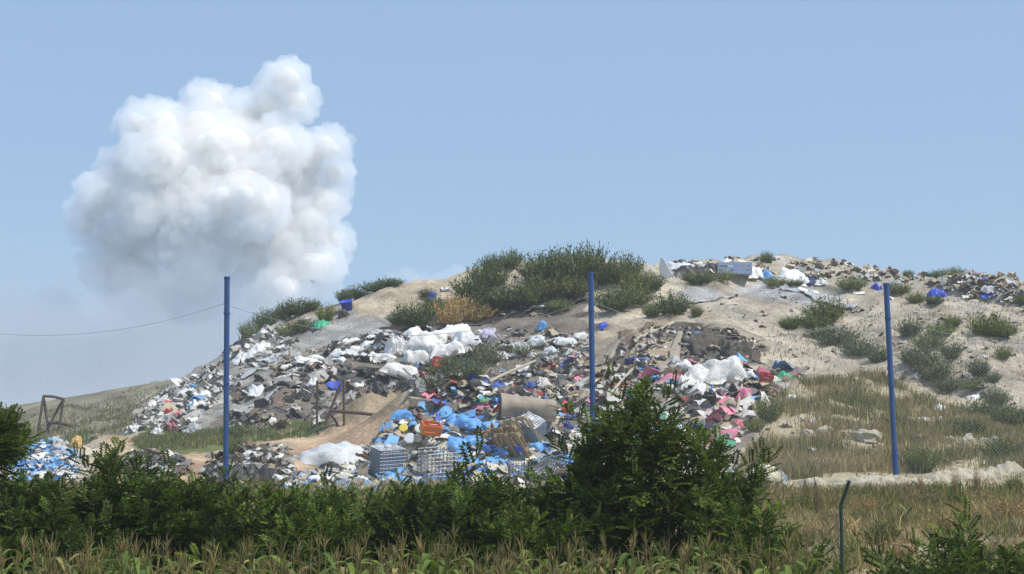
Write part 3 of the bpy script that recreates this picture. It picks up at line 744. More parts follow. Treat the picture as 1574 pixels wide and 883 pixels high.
for c, px, py, wd, ht, where in WEEDS:
    p = hit(px, py); k = p[1] / F
    o = bpy.data.objects.new('weed_clump', random.choice(WM[c])); COL.objects.link(o)
    o.location = p; o.rotation_euler = (0, 0, random.uniform(0, 6.28)); o.scale = (wd * k * 1.0, wd * k * 1.0, ht * k * 1.25)
    lab = where if where.startswith(('dry','olive','grey')) else (where if 'stalk' in where else WT[c] + ' weed clump ' + where)
    tag(o, lab if 'clump' in lab or 'stalk' in lab else lab.replace(',', ' weed clump,', 1) if ',' in lab else lab + ' weed clump', 'weeds', 'weed clumps on the rubbish hill')

# grasses nobody could count
def blades(name, n, polys, cols, hmin, hmax, wid, label, seed, yr=(36, 125), lean=.45, thin=None):
    r = np.random.default_rng(seed); pts = []
    tot = 0
    while tot < n:
        k = n * 2
        if polys == 'verge': x = r.uniform(-24, 24, k); y = r.uniform(39.6, 70, k)
        else:
            y = r.uniform(yr[0] ** 1.0, yr[1], k); x = r.uniform(-.3, .3, k) * y
        z = gz(x, y); px, py = proj(x, y, z)
        if polys == 'verge':
            m = (py > 752 + 8 * fbm(px / 60, py / 60, 3, 2)) & (px > -50) & (px < 1640) & (py < 960)
        else:
            m = np.zeros(k, bool)
            for pl in polys: m |= inpoly(px + 30 * fbm(x / 3, y / 3, 8, 3), py + 10 * fbm(x / 2, y / 2, 9, 2), pl)
        if thin is not None: m &= r.random(k) < np.clip(.5 + thin * fbm(x / 2.2, y / 2.2, seed + 5, 3), 0.03, 1)
        q = np.stack([x, y, z], -1)[m]; pts.append(q); tot += len(q)
        if len(pts) > 60: break
    p = np.concatenate(pts)[:n]; n = len(p)
    h = r.uniform(hmin, hmax, n) * (1 + .5 * fbm(p[:, 0] / 1.3, p[:, 1] / 1.3, seed, 2)); a = r.uniform(0, 6.28, n); l = r.uniform(.05, lean, n) * h
    tip = p + np.stack([np.cos(a) * l, np.sin(a) * l, h], -1); mid = p + np.stack([np.cos(a) * l * .35, np.sin(a) * l * .35, h * .6], -1)
    b = r.uniform(0, 6.28, n); sd = np.stack([np.cos(b), np.sin(b), 0 * b], -1) * (wid * r.uniform(.6, 1.4, n))[:, None]
    v = np.stack([p - sd, p + sd, mid + sd * .8, tip, mid - sd * .8], 1)
    ci = r.integers(0, len(cols), n); nz = fbm(p[:, 0] / 3, p[:, 1] / 3, seed + 2, 3)
    ci = np.clip(((nz + .6) / 1.2 * len(cols) + r.normal(0, .9, n)).astype(int), 0, len(cols) - 1)
    c = np.array(cols)[ci] * r.uniform(.7, 1.25, n)[:, None]
    mb = MB(); mb.add(v.reshape(-1, 3), np.arange(n * 5).reshape(-1, 5), np.repeat(c, 5, 0))
    return tag(mb.obj(name, M_grass), label, 'grass', kind='stuff')
ST = [(0.38,0.30,0.16),(0.32,0.25,0.13),(0.27,0.21,0.11),(0.21,0.19,0.08),(0.15,0.16,0.055)]
blades('dry_grass', 75000, 'verge', [tuple(1.3 * q for q in c) for c in ST] + [(.16,.19,.07),(.36,.27,.19)], .10, .46, .008, 'dry straw coloured grass on the verge before the net fence', 3, thin=2.6, lean=.9)
blades('green_verge_weeds', 9000, [[(1180,762),(1640,756),(1640,785),(1180,785)],[(760,770),(960,765),(960,850),(760,850)]], [(0.13,0.15,0.05),(0.20,0.20,0.07),(0.28,0.24,0.11)], .12, .36, .014, 'yellowish green weeds along the foot of the rubble bank', 4, (45, 75))
blades('hill_straw', 46000, [[(1140,720),(1165,640),(1195,588),(1350,578),(1420,610),(1480,640),(1640,650),(1640,722),(1390,734),(1130,740)]], [(0.46,0.37,0.21),(0.38,0.30,0.17),(0.30,0.26,0.13),(0.23,0.23,0.10),(0.17,0.19,0.075)], .16, .55, .012, 'brown and olive dead grass covering the lower right slope', 5, (66, 105), thin=2.2)
blades('track_grass', 14000, [[(205,692),(215,662),(420,658),(500,645),(482,662),(400,680),(320,692)],[(-60,690),(-60,664),(140,664),(140,690)]], [(0.12,0.17,0.05),(0.16,0.19,0.07),(0.26,0.23,0.11)], .1, .3, .02, 'green grass strip along the sandy track', 6, (66, 105))
blades('far_slope_grass', 16000, [[(-60,700),(-60,655),(120,624),(262,588),(230,625),(200,665)]], [(0.22,0.20,0.11),(0.17,0.17,0.08),(0.26,0.22,0.13)], .15, .32, .03, 'dull olive grass on the far field slope', 7, (100, 235))
blades('sparse_hill_grass', 5000, [[(1170,500),(1574,440),(1700,460),(1700,640),(1480,630),(1350,575),(1200,570)],[(640,600),(700,560),(900,540),(900,600),(700,620)],[(380,530),(520,470),(540,490),(420,560)]], [(0.20,0.19,0.10),(0.27,0.23,0.13),(0.15,0.16,0.08)], .1, .28, .018, 'sparse thin grass scattered over the pale hill side', 8, (84, 150), thin=1.5)
# ------------------------------------------------------------------ rubbish : materials
def plastic(name, col, rough=.5, dirt=.35, **k): return surf_mat(name, col, rough=rough, dirt=dirt, dirtcol=(.22, .18, .13), scale=2.5, bump=.35, bscale=9, spec=.3, vary=.14, dist=.04, **k)
MT = {
 'white': plastic('white_woven_sack', (.72, .71, .68), .65, .22), 'clean': plastic('white_sheet', (.80, .80, .79), .55, .10), 'grey': plastic('grey_film', (.42, .43, .44), .5, .35),
 'pale': plastic('pale_film', (.60, .62, .63), .45, .25), 'black': plastic('black_film', (.035, .035, .038), .45, .35), 'blue': plastic('light_blue_film', (.14, .36, .70), .45, .12),
 'deep': plastic('blue_plastic', (.045, .09, .50), .4, .12), 'mid': plastic('mid_blue_plastic', (.08, .20, .52), .45, .2), 'navy': plastic('navy_film', (.04, .05, .16), .5, .2),
 'red': plastic('red_plastic', (.50, .055, .045), .45, .18), 'pink': plastic('pink_film', (.70, .18, .27), .5, .12), 'rust': plastic('brown_red_cloth', (.30, .12, .085), .8, .2),
 'orange': plastic('orange_plastic', (.75, .19, .03), .4, .1), 'yellow': plastic('yellow_plastic', (.72, .58, .10), .4, .12), 'green': plastic('green_film', (.06, .38, .20), .5, .15),
 'cream': plastic('cream_foam', (.62, .57, .42), .85, .2), 'tan': plastic('tan_tarpaulin', (.34, .29, .225), .75, .3), 'brown': plastic('brown_soil_cloth', (.17, .12, .085), .85, .3),
 'mint': plastic('pale_green_lid', (.58, .70, .60), .45, .12), 'amber': plastic('amber_foam', (.62, .42, .14), .8, .2), 'bluegrey': plastic('blue_grey_plastic', (.26, .34, .46), .5, .3),
 'lilac': plastic('lilac_film', (.45, .42, .62), .5, .25), 'stone': surf_mat('pale_stone', (.43, .39, .30), rough=.95, dirt=.35, dirtcol=(.3, .26, .19), scale=2.5, bump=.8, bscale=5, spec=.1, vary=.3, dist=.06),
 'wood': surf_mat('weathered_wood', (.33, .23, .13), rough=.85, dirt=.35, dirtcol=(.16, .11, .07), scale=4, bump=.4, bscale=18, spec=.1, vary=.3),
 'palewood': surf_mat('pale_wood', (.46, .39, .28), rough=.85, dirt=.3, dirtcol=(.22, .17, .11), scale=4, bump=.4, bscale=18, spec=.1, vary=.3),
 'steel': surf_mat('galvanised_steel', (.24, .26, .29), rough=.55, dirt=.2, dirtcol=(.2, .17, .14), scale=4, bump=.1, metal=.5), 'darkrock': surf_mat('dark_clod', (.10, .085, .07), rough=.95, dirt=.3, dirtcol=(.2, .17, .13), scale=3, bump=.8, bscale=5, vary=.3, dist=.06),
}
def sgrid(nu, nv):
    u = np.linspace(-1, 1, nu); v = np.linspace(-1, 1, nv); return np.meshgrid(u, v, indexing='ij')
def gfaces(nu, nv, off=0, wrap=False):
    i = np.arange(nu * nv).reshape(nu, nv)
    if wrap: i = np.concatenate([i, i[:, :1]], 1)
    return np.stack([i[:-1, :-1], i[1:, :-1], i[1:, 1:], i[:-1, 1:]], -1).reshape(-1, 4) + off
def n3(p, s, sc):
    return np.stack([fbm(p[..., 0] * sc + 3 * k + s * 1.7, p[..., 1] * sc + p[..., 2] * sc * 1.3 + 7 * k + s, 100 + s + k, 3) for k in range(3)], -1)

def g_sack(w, d, h, seed, pinch=.2, crease=.14):
    """stuffed sack: pillow with pulled-in sides, sticking-out corners, sag and creases running in from the seams"""
    nu, nv = 24, 18; U_, V = sgrid(nu, nv); r = np.random.default_rng(seed)
    prof = ((1 - np.abs(U_) ** 3.0) * (1 - np.abs(V) ** 2.6)) ** .55
    x = U_ * (1 - pinch * .55 * (1 - V ** 2) * np.abs(U_) ** 3); y = V * (1 - pinch * (1 - U_ ** 2) * np.abs(V) ** 3)
    y = y * (1 - .18 * r.uniform(-1, 1) * U_); p0 = np.stack([x, y, 0 * x], -1)
    nz, nf = n3(p0, seed, 1.3), n3(p0, seed + 9, 4.2)
    edge = np.clip(np.maximum(np.abs(U_), np.abs(V)) - .35, 0, 1)
    cr = np.sin(V * r.uniform(9, 14) + seed + 3 * nz[..., 0]) * (np.abs(U_) > np.abs(V)) + np.sin(U_ * r.uniform(9, 14) + seed * 2 + 3 * nz[..., 1]) * (np.abs(V) >= np.abs(U_))
    lump = 1 + .75 * nz[..., 2] + .25 * r.uniform(-1, 1) * U_
    top = prof * lump * (1 + .10 * nf[..., 2]) + .055 * cr * edge * (prof > .05) + .14 * crease * nf[..., 0]
    bot = -.35 * prof + .05 * nf[..., 1] * (prof > .05)
    rim = .08 * nz[..., 0]
    xy = p0[..., :2] + nz[..., :2] * crease
    T = np.concatenate([xy, (top + rim + .35)[..., None]], -1) * np.array([w / 2, d / 2, h / 1.45]); B = np.concatenate([xy, (bot + rim + .35)[..., None]], -1) * np.array([w / 2, d / 2, h / 1.45])
    k = nu * nv; f = gfaces(nu, nv); i = np.arange(k).reshape(nu, nv)
    e = np.concatenate([i[:, 0], i[-1, 1:], i[-2::-1, -1], i[0, -2:0:-1]]); e2 = np.roll(e, -1)
    return MB().add(np.concatenate([T.reshape(-1, 3), B.reshape(-1, 3)]), np.concatenate([f, f[:, ::-1] + k, np.stack([e2, e, e + k, e2 + k], -1)]), None, True)
def g_sheet(w, d, h, seed, th=.018, rough=1.0):
    """crumpled, draped sheet with torn outline and thickness"""
    nu, nv = 22, 18; U_, V = sgrid(nu, nv); r = np.random.default_rng(seed)
    p = np.stack([U_, V, 0 * U_], -1); nz = n3(p, seed, 1.6); nz2 = n3(p, seed + 4, 4.5)
    rr = np.maximum(np.abs(U_), np.abs(V))
    x = (U_ + nz[..., 0] * .5 * rr) * w / 2; y = (V + nz[..., 1] * .5 * rr) * d / 2
    z = h * (.75 * (1 - rr ** 2.2) + rough * (.55 * nz[..., 2] + .3 * nz2[..., 2] - .22 * np.abs(np.sin(3.1 * U_ + 4 * nz[..., 0] + seed)) )) + .02
    z = np.maximum(z, -.10 * h)
    top = np.stack([x, y, z], -1).reshape(-1, 3); bot = top - np.array([0, 0, th])
    k = nu * nv; f = gfaces(nu, nv); i = np.arange(k).reshape(nu, nv)
    edge = np.concatenate([i[:, 0], i[-1, 1:], i[-2::-1, -1], i[0, -2:0:-1]]); e2 = np.roll(edge, -1)
    return MB().add(np.concatenate([top, bot]), np.concatenate([f, f[:, ::-1] + k, np.stack([e2, edge, edge + k, e2 + k], -1)]), None, True)
def g_rock(w, d, h, seed, amp=.35, sc=1.3):
    v, f = ICO3; p = v[None]; q = v * (1 + (n3(p, seed, sc)[0].sum(1) * amp)[:, None]); q = q + n3(q[None], seed + 3, 3.5)[0] * .22
    q[:, 2] = np.where(q[:, 2] < -.4, -.4, q[:, 2]) + .3
    return MB().add(q * np.array([w / 2, d / 2, h / 1.3]), f, None, False)
def g_slab(w, d, h, seed, bend=.05):
    nu, nv = 8, 5; U_, V = sgrid(nu, nv); r = np.random.default_rng(seed)
    x = U_ * w / 2 + r.normal(0, .015 * w, U_.shape); y = V * d / 2 + r.normal(0, .02 * d, U_.shape); z = bend * w * (U_ ** 2) + r.normal(0, .01 * w, U_.shape)
    b = np.stack([x, y, z], -1).reshape(-1, 3); t = b + np.array([0, 0, h]); k = nu * nv; f = gfaces(nu, nv); i = np.arange(k).reshape(nu, nv)
    edge = np.concatenate([i[:, 0], i[-1, 1:], i[-2::-1, -1], i[0, -2:0:-1]]); e2 = np.roll(edge, -1)
    return MB().add(np.concatenate([t, b]), np.concatenate([f, f[:, ::-1] + k, np.stack([e2, edge, edge + k, e2 + k], -1)]))
def g_barrel(r, h, open_=False, n=22):
    p = [(0.0, 0), (r * .94, 0), (r, .03 * h), (r * .97, .06 * h), (r * .98, .30 * h), (r * 1.03, .32 * h), (r * 1.03, .35 * h), (r * .98, .37 * h), (r * .98, .63 * h), (r * 1.03, .65 * h), (r * 1.03, .68 * h), (r * .98, .70 * h), (r * .97, .94 * h), (r, .96 * h), (r, h), (r * .93, h)]
    p += [(r * .92, .06 * h), (0, .05 * h)] if open_ else [(r * .92, .97 * h), (0, .97 * h)]
    return MB().lathe(p, n)
def g_bucket(r, h, n=20):
    return MB().lathe([(0, 0), (r * .78, 0), (r * .98, h * .9), (r * 1.06, h * .9), (r * 1.06, h), (r * .97, h), (r * .74, .04 * h), (0, .04 * h)], n)
def g_pallet(L=1.2, Wd=.8):
    a, b, c = MB(), [], MB()
    for y in np.linspace(-Wd / 2, Wd / 2 - .115, 5): a.box(-L / 2, y, .122, L / 2, y + .115, .144)
    for x in (-L / 2, -.0725, L / 2 - .145):
        c.box(x, -Wd / 2, .099, x + .145, Wd / 2, .1215)
        for y in (-Wd / 2, -.05, Wd / 2 - .1): b.append(('block', MB().box(x + .002, y, .0225, x + .143, y + .1, .0985)))
    for y in (-Wd / 2, -.05, Wd / 2 - .1): c.box(-L / 2, y, 0, L / 2, y + .1, .022)
    return [('deck', a), ('runner', c)] + b
def g_cage(L, Wd, H, nx=7, ny=6, nz=6, r=.013, top=True, bottom=False):
    m = MB(); X_, Y2 = L / 2, Wd / 2
    for z in np.linspace(0.02, H, nz):
        m.tube([(-X_, -Y2, z), (X_, -Y2, z)], r, 4); m.tube([(-X_, Y2, z), (X_, Y2, z)], r, 4); m.tube([(-X_, -Y2, z), (-X_, Y2, z)], r, 4); m.tube([(X_, -Y2, z), (X_, Y2, z)], r, 4)
    for x in np.linspace(-X_, X_, nx):
        for y in (-Y2, Y2): m.tube([(x, y, 0), (x, y, H)], r, 4)
        if top: m.tube([(x, -Y2, H), (x, Y2, H)], r, 4)
    for y in np.linspace(-Y2, Y2, ny):
        for x in (-X_, X_): m.tube([(x, y, 0), (x, y, H)], r, 4)
        if top: m.tube([(-X_, y, H), (X_, y, H)], r, 4)
    return m
def g_tank(L, Wd, H):
    nu = 28; m = MB(); t = np.arange(nu) * 2 * math.pi / nu; c, s_ = np.cos(t), np.sin(t); e = .28
    ring = np.stack([np.sign(c) * np.abs(c) ** e * L / 2, np.sign(s_) * np.abs(s_) ** e * Wd / 2], -1)
    zs = [(0, .0), (0.0, .9), (.06 * H, 1), (.3 * H, 1), (.33 * H, .98), (.62 * H, .98), (.66 * H, 1), (.93 * H, 1), (H, .93), (H, 0)]
    v = np.concatenate([np.concatenate([ring * k, np.full((nu, 1), z)], 1) for z, k in zs])
    return m.add(v, gfaces(len(zs), nu, 0, True), None, True)
def g_pipe(L, r, seed=0, bow=.05):
    m = MB(); t = np.linspace(-.5, .5, 9); m.tube(np.stack([t * L, bow * L * np.sin(3 * t + seed), r + bow * .5 * L * np.cos(3 * t)], -1), r, 9); return m

def thing(name, mb_parts, mat, px, py, label, cat, group=None, rot=0.0, tilt=(0, 0), sink=.0, dY=0.0, lift=0.0):
    """a thing on the ground at a place seen in the photo; mb_parts: one mesh, or [(part, mesh, material)]"""
    p = hit(px, py); p[1] += dY
    if dY: p[2] = gz(p[0], p[1])
    loc = (p[0], p[1], p[2] - sink + lift); e = (tilt[0], tilt[1], rot)
    if isinstance(mb_parts, MB): o = mb_parts.obj(name, MT[mat])
    else:
        o = empty(name)
        for nm, m, mt in mb_parts: m.obj(nm, MT[mt], o)
    o.rotation_mode = 'XYZ'; o.location = loc; o.rotation_euler = e
    return tag(o, label, cat, group)
def pm(px, py): return hit(px, py)[1] / F       # metres in one photo pixel there

SEED = [0]
def seed(): SEED[0] += 1; return SEED[0]
def sack(px, py, w, h, label, mat='white', rot=0.0, depth=.75, roll=0.0, name='sack', cat='sack', group='white bulk sacks on the hill', **k):
    m = pm(px, py); big = 1.3 if group and 'blue' in group else 1.08; W_, H_ = w * m * big, h * m * (1.15 if big > 1.2 else .95); s = seed()
    body = g_sack(W_, max(W_ * depth, H_ * .8), H_ * .92, s, crease=.30 if group and 'blue' in group else .16)
    tie = MB(); r = np.random.default_rng(s); x0 = W_ * .49
    t = np.linspace(0, 1, 6); tie.tube(np.stack([x0 + .16 * W_ * t * 1.0, .05 * W_ * np.sin(4 * t), H_ * .30 + .10 * H_ * np.sin(3 * t + s)], -1), np.array([.05, .03, .05, .06, .05, .02]) * W_, 7)
    return thing(name, [('body', body, mat), ('neck', tie, mat)], None, px, py, label, cat, group, rot, (float(r.uniform(.0, .45)), roll + float(r.uniform(-.28, .28))), sink=.10 * H_, **k)
def sheet(px, py, w, h, label, mat, rot=None, cat='plastic sheet', name='plastic_sheet', group=None, tilt=.28, depth=.9, rough=1.0, **k):
    m = pm(px, py); s = seed()
    return thing(name, g_sheet(w * m, w * m * depth, h * m * .9, s, rough=rough), mat, px, py, label, cat, group, random.uniform(-.6, .6) if rot is None else rot, (tilt, 0), sink=.04, **k)
def slab(px, py, w, h, label, mat, rot=0, tilt=(0, 0), th=.07, name='board', cat='board', group=None, **k):
    m = pm(px, py)
    return thing(name, g_slab(w * m, h * m, th, seed()), mat, px, py, label, cat, group, rot, tilt, sink=.0, **k)
def rock(px, py, w, h, label, mat='stone', name='stone', cat='stone', group=None, amp=.35, **k):
    m = pm(px, py); W_ = w * m
    return thing(name, g_rock(W_, W_ * .8, h * m * 1.15, seed(), amp), mat, px, py, label, cat, group, random.uniform(-1, 1), (0, 0), sink=.05 * h * m, **k)
def barrel(px, py, w, h, label, mat, tilt=(0, 0), open_=False, name='barrel', cat='barrel', group=None, bucket=False, rot=0, lid=None, **k):
    m = pm(px, py); b = g_bucket(w * m / 2, h * m) if bucket else g_barrel(w * m / 2, h * m, open_)
    parts = [('shell', b, mat)]
    if lid:
        l = MB().lathe([(0, h * m * 1.005), (w * m * .54, h * m * 1.005), (w * m * .54, h * m * 1.06), (w * m * .45, h * m * 1.08), (0, h * m * 1.06)], 20); parts.append(('lid', l, lid))
    return thing(name, parts if lid else b, mat, px, py, label, cat, group, rot, tilt, sink=.04, **k)
def pipe(pa, pb, r, label, mat, name='pipe', cat='pipe', group=None, lift=.12, bow=.03):
    a, b = hit(*pa), hit(*pb); n = 10; t = np.linspace(0, 1, n); q = a + (b - a) * t[:, None]
    q[:, 2] = np.maximum(q[:, 2], gz(q[:, 0], q[:, 1])) + lift; q[:, 2] += bow * np.sin(t * 5); c = q.mean(0)
    o = MB().tube(q - c, r, 8).obj(name, MT[mat]); o.location = c
    return tag(o, label, cat, group)

# ---- pale sacks in the dark upper hollow
for a in [
 (614,580,56,24,'plump white sack lying alone just above the sand mound',-.15,.6),(641,560,40,28,'white sack tucked under the big squarish white bags','.3',.8),
 (689,552,52,38,'big squarish white bag above the red drum, frontmost of its cluster',.1,.8),(653,540,52,32,'big white bag left of the squarish front bag',-.4,.8),
 (716,534,40,32,'greyish white bag at the right end of the big bag cluster',.5,.8),(700,519,58,16,'long flat white sack lying behind the big bag cluster',.1,.5),
 (638,526,34,22,'white bag leaning behind the left bag of the big cluster',.6,.8),(671,528,34,20,'white bag in the gap between the two largest bags',-.2,.8),
 (571,536,36,12,'slim lens shaped white sack above the crumpled film',.1,.5),(541,530,32,15,'slim white sack left of the lens shaped one',.35,.5),
 (592,556,38,16,'twisted white wrapper sack left of the plump sack',-.2,.5),(563,556,26,15,'small white sack beside the twisted wrapper',.2,.7),
 (473,562,42,12,'long white sack on the dark slope above the black film',.35,.4),(447,586,46,12,'long pale sack lower left on the dark slope',.4,.4),
 (506,574,38,14,'white sack with brown stained end right of the black film',-.25,.5),(486,556,30,13,'white sack between the long sack and the crumpled film',.5,.5),
 (520,560,24,14,'small white sack below the crumpled film',-.4,.6),(549,546,26,12,'small white sack right of the crumpled film',.1,.6),
 (574,552,16,10,'tiny white sack in front of the twisted wrapper',.3,.6),(747,521,30,20,'lilac white sack right of the big bag cluster',.2,.7),
 (800,546,36,22,'pale sack pile end halfway to the middle blue pole',.3,.8),(826,536,34,18,'pale sack upper, halfway to the middle blue pole',-.3,.7),
 (868,536,44,18,'long pale sack left of the middle blue pole',.5,.5),(893,524,24,18,'white sack touching the middle blue pole from the left',.2,.8),
 (846,548,24,14,'small pale sack below the long one near the middle pole',-.5,.7),(878,548,20,12,'small pale sack under the white sack at the middle pole',.1,.7),
 (770,552,22,14,'pale sack alone above the blue cloth',.1,.7),(620,548,16,12,'small white sack between twisted wrapper and big cluster',.4,.7),
]:
    px, py, w, h, lab, rot, dp = a
    sack(px, py, w, h, lab, 'lilac' if 'lilac' in lab else ('pale' if 'grey' in lab or 'pale' in lab else 'white'), float(rot), dp)
sheet(602,546,26,40,'tall crumpled white film standing left of the big bag cluster','clean',.3,tilt=.7)
sheet(620,536,22,34,'folded white film behind the tall crumpled one','clean',-.4,tilt=.7)
sheet(532,550,46,20,'spread pale crumpled film on the dark slope','pale',.2)
sheet(482,598,24,24,'crumpled white film bag right of the black film','clean',.5,tilt=.5)
sheet(703,508,46,14,'jumble of flat white panels at the top of the black hollow','clean',.1)
sheet(455,590,44,26,'ribbed black film lying on the dark slope','black',-.4)
sheet(650,507,30,9,'thin grey film strip near the top of the black hollow','grey',.1)
sheet(585,512,40,8,'thin grey film strip under the gravel overhang','grey',0)
sheet(580,604,36,18,'dark film hanging beneath the plump white sack','black',.1)
sheet(640,592,46,18,'dark grey film below the plump white sack at its right','black',-.2)
barrel(513,604,24,13,'blue tub lying open above the trestle beam','deep',(.5,.2),True,'tub','tub',bucket=True)
barrel(668,573,18,24,'dented red drum among green weeds below the white bags','red',(-.35,.25),True)
sheet(719,574,28,28,'blue cloth draped over the weeds right of the red drum','mid',.4,'cloth','cloth',tilt=.6)
sheet(645,566,18,16,'small blue and white wrapper left of the red drum','bluegrey',.2)
barrel(663,594,9,12,'small yellow jug below the red drum','yellow',(0,.2),False,'jug','jug')
sack(832,510,14,20,'upright blue bag under the net between the sacks and the weeds','blue',.2,.8,name='bag',cat='bag',group=None)
sack(927,507,16,13,'violet blue bag right of the middle blue pole','deep',.3,.8,name='bag',cat='bag',group=None)
barrel(535,477,19,16,'blue tub on the left ridge with dark scrap below','deep',(.3,-.2),True,'tub','tub',bucket=True)
rock(528,488,16,9,'dark clod under the blue tub on the ridge','darkrock')
barrel(662,462,12,13,'blue drum at the lower edge of the gravel crest','deep',(.3,.3))
sheet(495,501,28,14,'bright green scrap of mesh on the left ridge','green',.3)
slab(684,450,13,9,'white scrap of board at the right end of the gravel','clean',.2,(.3,0),.12)
sheet(440,508,20,9,'white sheet scrap on the left ridge beside the weeds','clean',.2)
# ---- left slope
slab(262,628,18,20,'bright red panel upper, on the left litter slope','red',.1,(1.1,0),.05,'panel','panel')
barrel(258,642,14,13,'dark red crate like drum under the red panel','red',(.2,.3))
sheet(265,660,18,20,'long pink red film trailing below the red drum','pink',.2,tilt=.7)
sheet(277,642,14,12,'small pink red film right of the red drum','pink',.5)
sheet(290,608,34,16,'pale blue white film high on the left slope','pale',.1)
sheet(318,612,32,14,'torn white film left of the left blue pole','clean',.6)
sheet(300,626,26,12,'white strip of film below the torn film','clean',.7)
sheet(240,644,30,10,'long white film low on the left slope','clean',.5)
sheet(206,664,22,12,'white film bundle at the left foot of the slope','clean',.2)
sheet(300,664,34,16,'dark grey film on the foot of the left slope','grey',.2)
sheet(243,668,18,14,'white peaked film at the slope foot right of the bundle','clean',.4,tilt=.6)
sheet(325,588,24,14,'white film patch beside the left pole, middle height','clean',.1)
sheet(380,556,40,18,'pale film patch right of the left pole','pale',.3)
sheet(405,538,36,14,'white film patch upper right of the left pole','clean',.2)
sheet(430,552,30,12,'grey film patch on the pale slope right of the left pole','grey',-.3)
sheet(395,604,38,16,'whitish film sliding down the dark slope','pale',.4)
# ---- foreground left heaps
for a in [(50,694,34,15,'blue sheet upper left on the far left heap','blue'),(84,696,32,12,'blue sheet right of the first on the far left heap','blue'),(42,716,28,12,'blue sheet low on the far left heap','mid'),
          (64,702,44,12,'white sheet across the middle of the far left heap','clean'),(30,702,22,12,'white sheet at the left end of the far left heap','clean'),(92,712,26,14,'white sheet at the right of the far left heap','white'),(66,722,30,12,'white sheet low on the far left heap','clean'),(102,722,18,10,'blue scrap at the right foot of the far left heap','deep')]:
    sheet(*a[:4], a[4], a[5], group='sheets on the far left heap')
rock(118,688,18,14,'amber block of foam beside the far left heap','amber','foam_block','foam block')
for i, a in enumerate([(225,718,56,18,'grey black'),(262,722,50,16,'dark'),(240,730,80,14,'pale grey')]):
    sheet(a[0],a[1],a[2],a[3],['grey black film spread over the low heap left of the left pole','dark film at the right of the low heap','pale grey film along the foot of the low heap'][i],['black','black','grey'][i])
for i, a in enumerate([(372,738,60,34,'black film mound right behind the left blue pole','black'),(412,742,56,36,'black netting heap right of the left pole','black'),(396,716,46,14,'grey film on top of the dark scrap heap','grey'),(330,732,36,18,'dark film left of the left pole','black'),(400,705,30,8,'pale teal film scrap on the dark scrap heap','mint'),(370,750,16,10,'turquoise scrap at the foot of the left pole','blue')]):
    sheet(*a[:4], a[4], a[5])
slab(415,702,44,8,'white plank sticking out of the dark scrap heap','clean',.5,(.1,-.25),.08,'plank','plank')
slab(405,695,36,7,'grey plank above the white one on the dark scrap heap','grey',.45,(.1,-.35),.06,'plank','plank')
slab(355,704,18,9,'cream board scrap just right of the left pole','cream',.1,(.4,0),.1)
# pale sheet mound and lower scrap
sheet(516,712,104,46,'big translucent pale plastic sheet mound on the sandy track','pale',.1,depth=.7,tilt=.1,rough=.45)
slab(474,702,16,12,'grey panel end at the left of the pale sheet mound','bluegrey',.4,(.9,0),.06,'panel','panel')
sheet(510,722,40,14,'black sheet standing in for the shaded opening below the pale sheet mound','black',.1)  # black sheet stands in for the shade inside the opening
sheet(490,742,52,18,'white crumpled sheet below the pale sheet mound','clean',.2)
sheet(520,750,60,20,'blue grey sheet at the foot of the white crumpled sheet','bluegrey',.2)
sheet(470,746,16,18,'blue scrap left of the white crumpled sheet','mid',.3,tilt=.6)
sheet(548,752,40,26,'tan sack cloth heap left of the wire cages','tan',.2)
sack(560,728,18,16,'blue wrapped bundle at the left corner of the front cage','mid',.3,.7,name='bundle',cat='bundle',group=None)
sheet(556,742,20,20,'white film under the blue bundle by the front cage','clean',.2,tilt=.6)
sheet(445,752,24,22,'white scrap sheet at the hedge edge right of the dark heap','clean',.2)
for i,(px,py,w) in enumerate([(600,752,26),(635,754,22),(575,756,24),(665,752,20)]):
    rock(px,py,w,w*.55,['pale stone lump below the front cage','pale stone lump right below the front cage','pale stone lump at the left foot of the front cage','pale lump below the second cage'][i],'stone')
# ---- heap of cages, blue bags and pallets
def tote(px, py, wpx, rot, label, tank='bluegrey', full=True, tilt=(0, 0), topcol='pale'):
    m = pm(px, py); L = max(1.15, wpx * m); parts = [('cage', g_cage(1.2, 1.0, 1.02, 9, 8, 8, .015, top=full), 'steel')]
    if full:
        parts.append(('tank', g_tank(1.14, .94, .97), tank)); parts.append(('sunlit_top', g_slab(1.1, .9, .03, px, .0), 'pale')); parts[-1][1].v[0][:, 2] += .985; lid = MB().lathe([(0, .975), (.14, .975), (.14, 1.12), (0, 1.12)], 16); parts.append(('screw_cap', lid, topcol))  # pale slab added over the tank so its top looks sunlit
    pal = g_pallet(1.2, 1.0); q = MB()
    for _, a in pal: 
        for v, f, c, sm in zip(a.v, a.f, a.c, a.smooth): q.v.append(v - np.array([0, 0, .15])); q.f.append(f - f.min() + q.n); q.n += len(v); q.c.append(c); q.smooth.append(sm)
    parts.append(('pallet_base', q, 'steel'))
    s = wpx * m / 1.35
    o = thing('wire_cage_container', parts, None, px, py, label, 'cage container', 'wire cage containers on the blue heap', rot, (tilt[0] + .22, tilt[1] - .06), lift=.16 * s); o.scale = (s, s, s)
    return o
tote(594,734,52,.55,'grey tank in a wire cage with a bright flat top, leftmost of the cages')
tote(672,742,56,.42,'open wire cage container with an orange crate on its rubbish',full=False)
sheet(664,712,44,20,'mixed pale rubbish filling the open cage','tan',.4)
tote(842,744,52,-.7,'toppled wire cage lying on its side at the right end of the blue heap',full=False,tilt=(.1,1.2))
tote(815,680,44,-.6,'greyish blue cage leaning behind the wooden pallets','bluegrey',True,(.3,.5))
tote(800,746,38,.1,'small wire cage below the blue lid at the bottom of the heap',full=False)
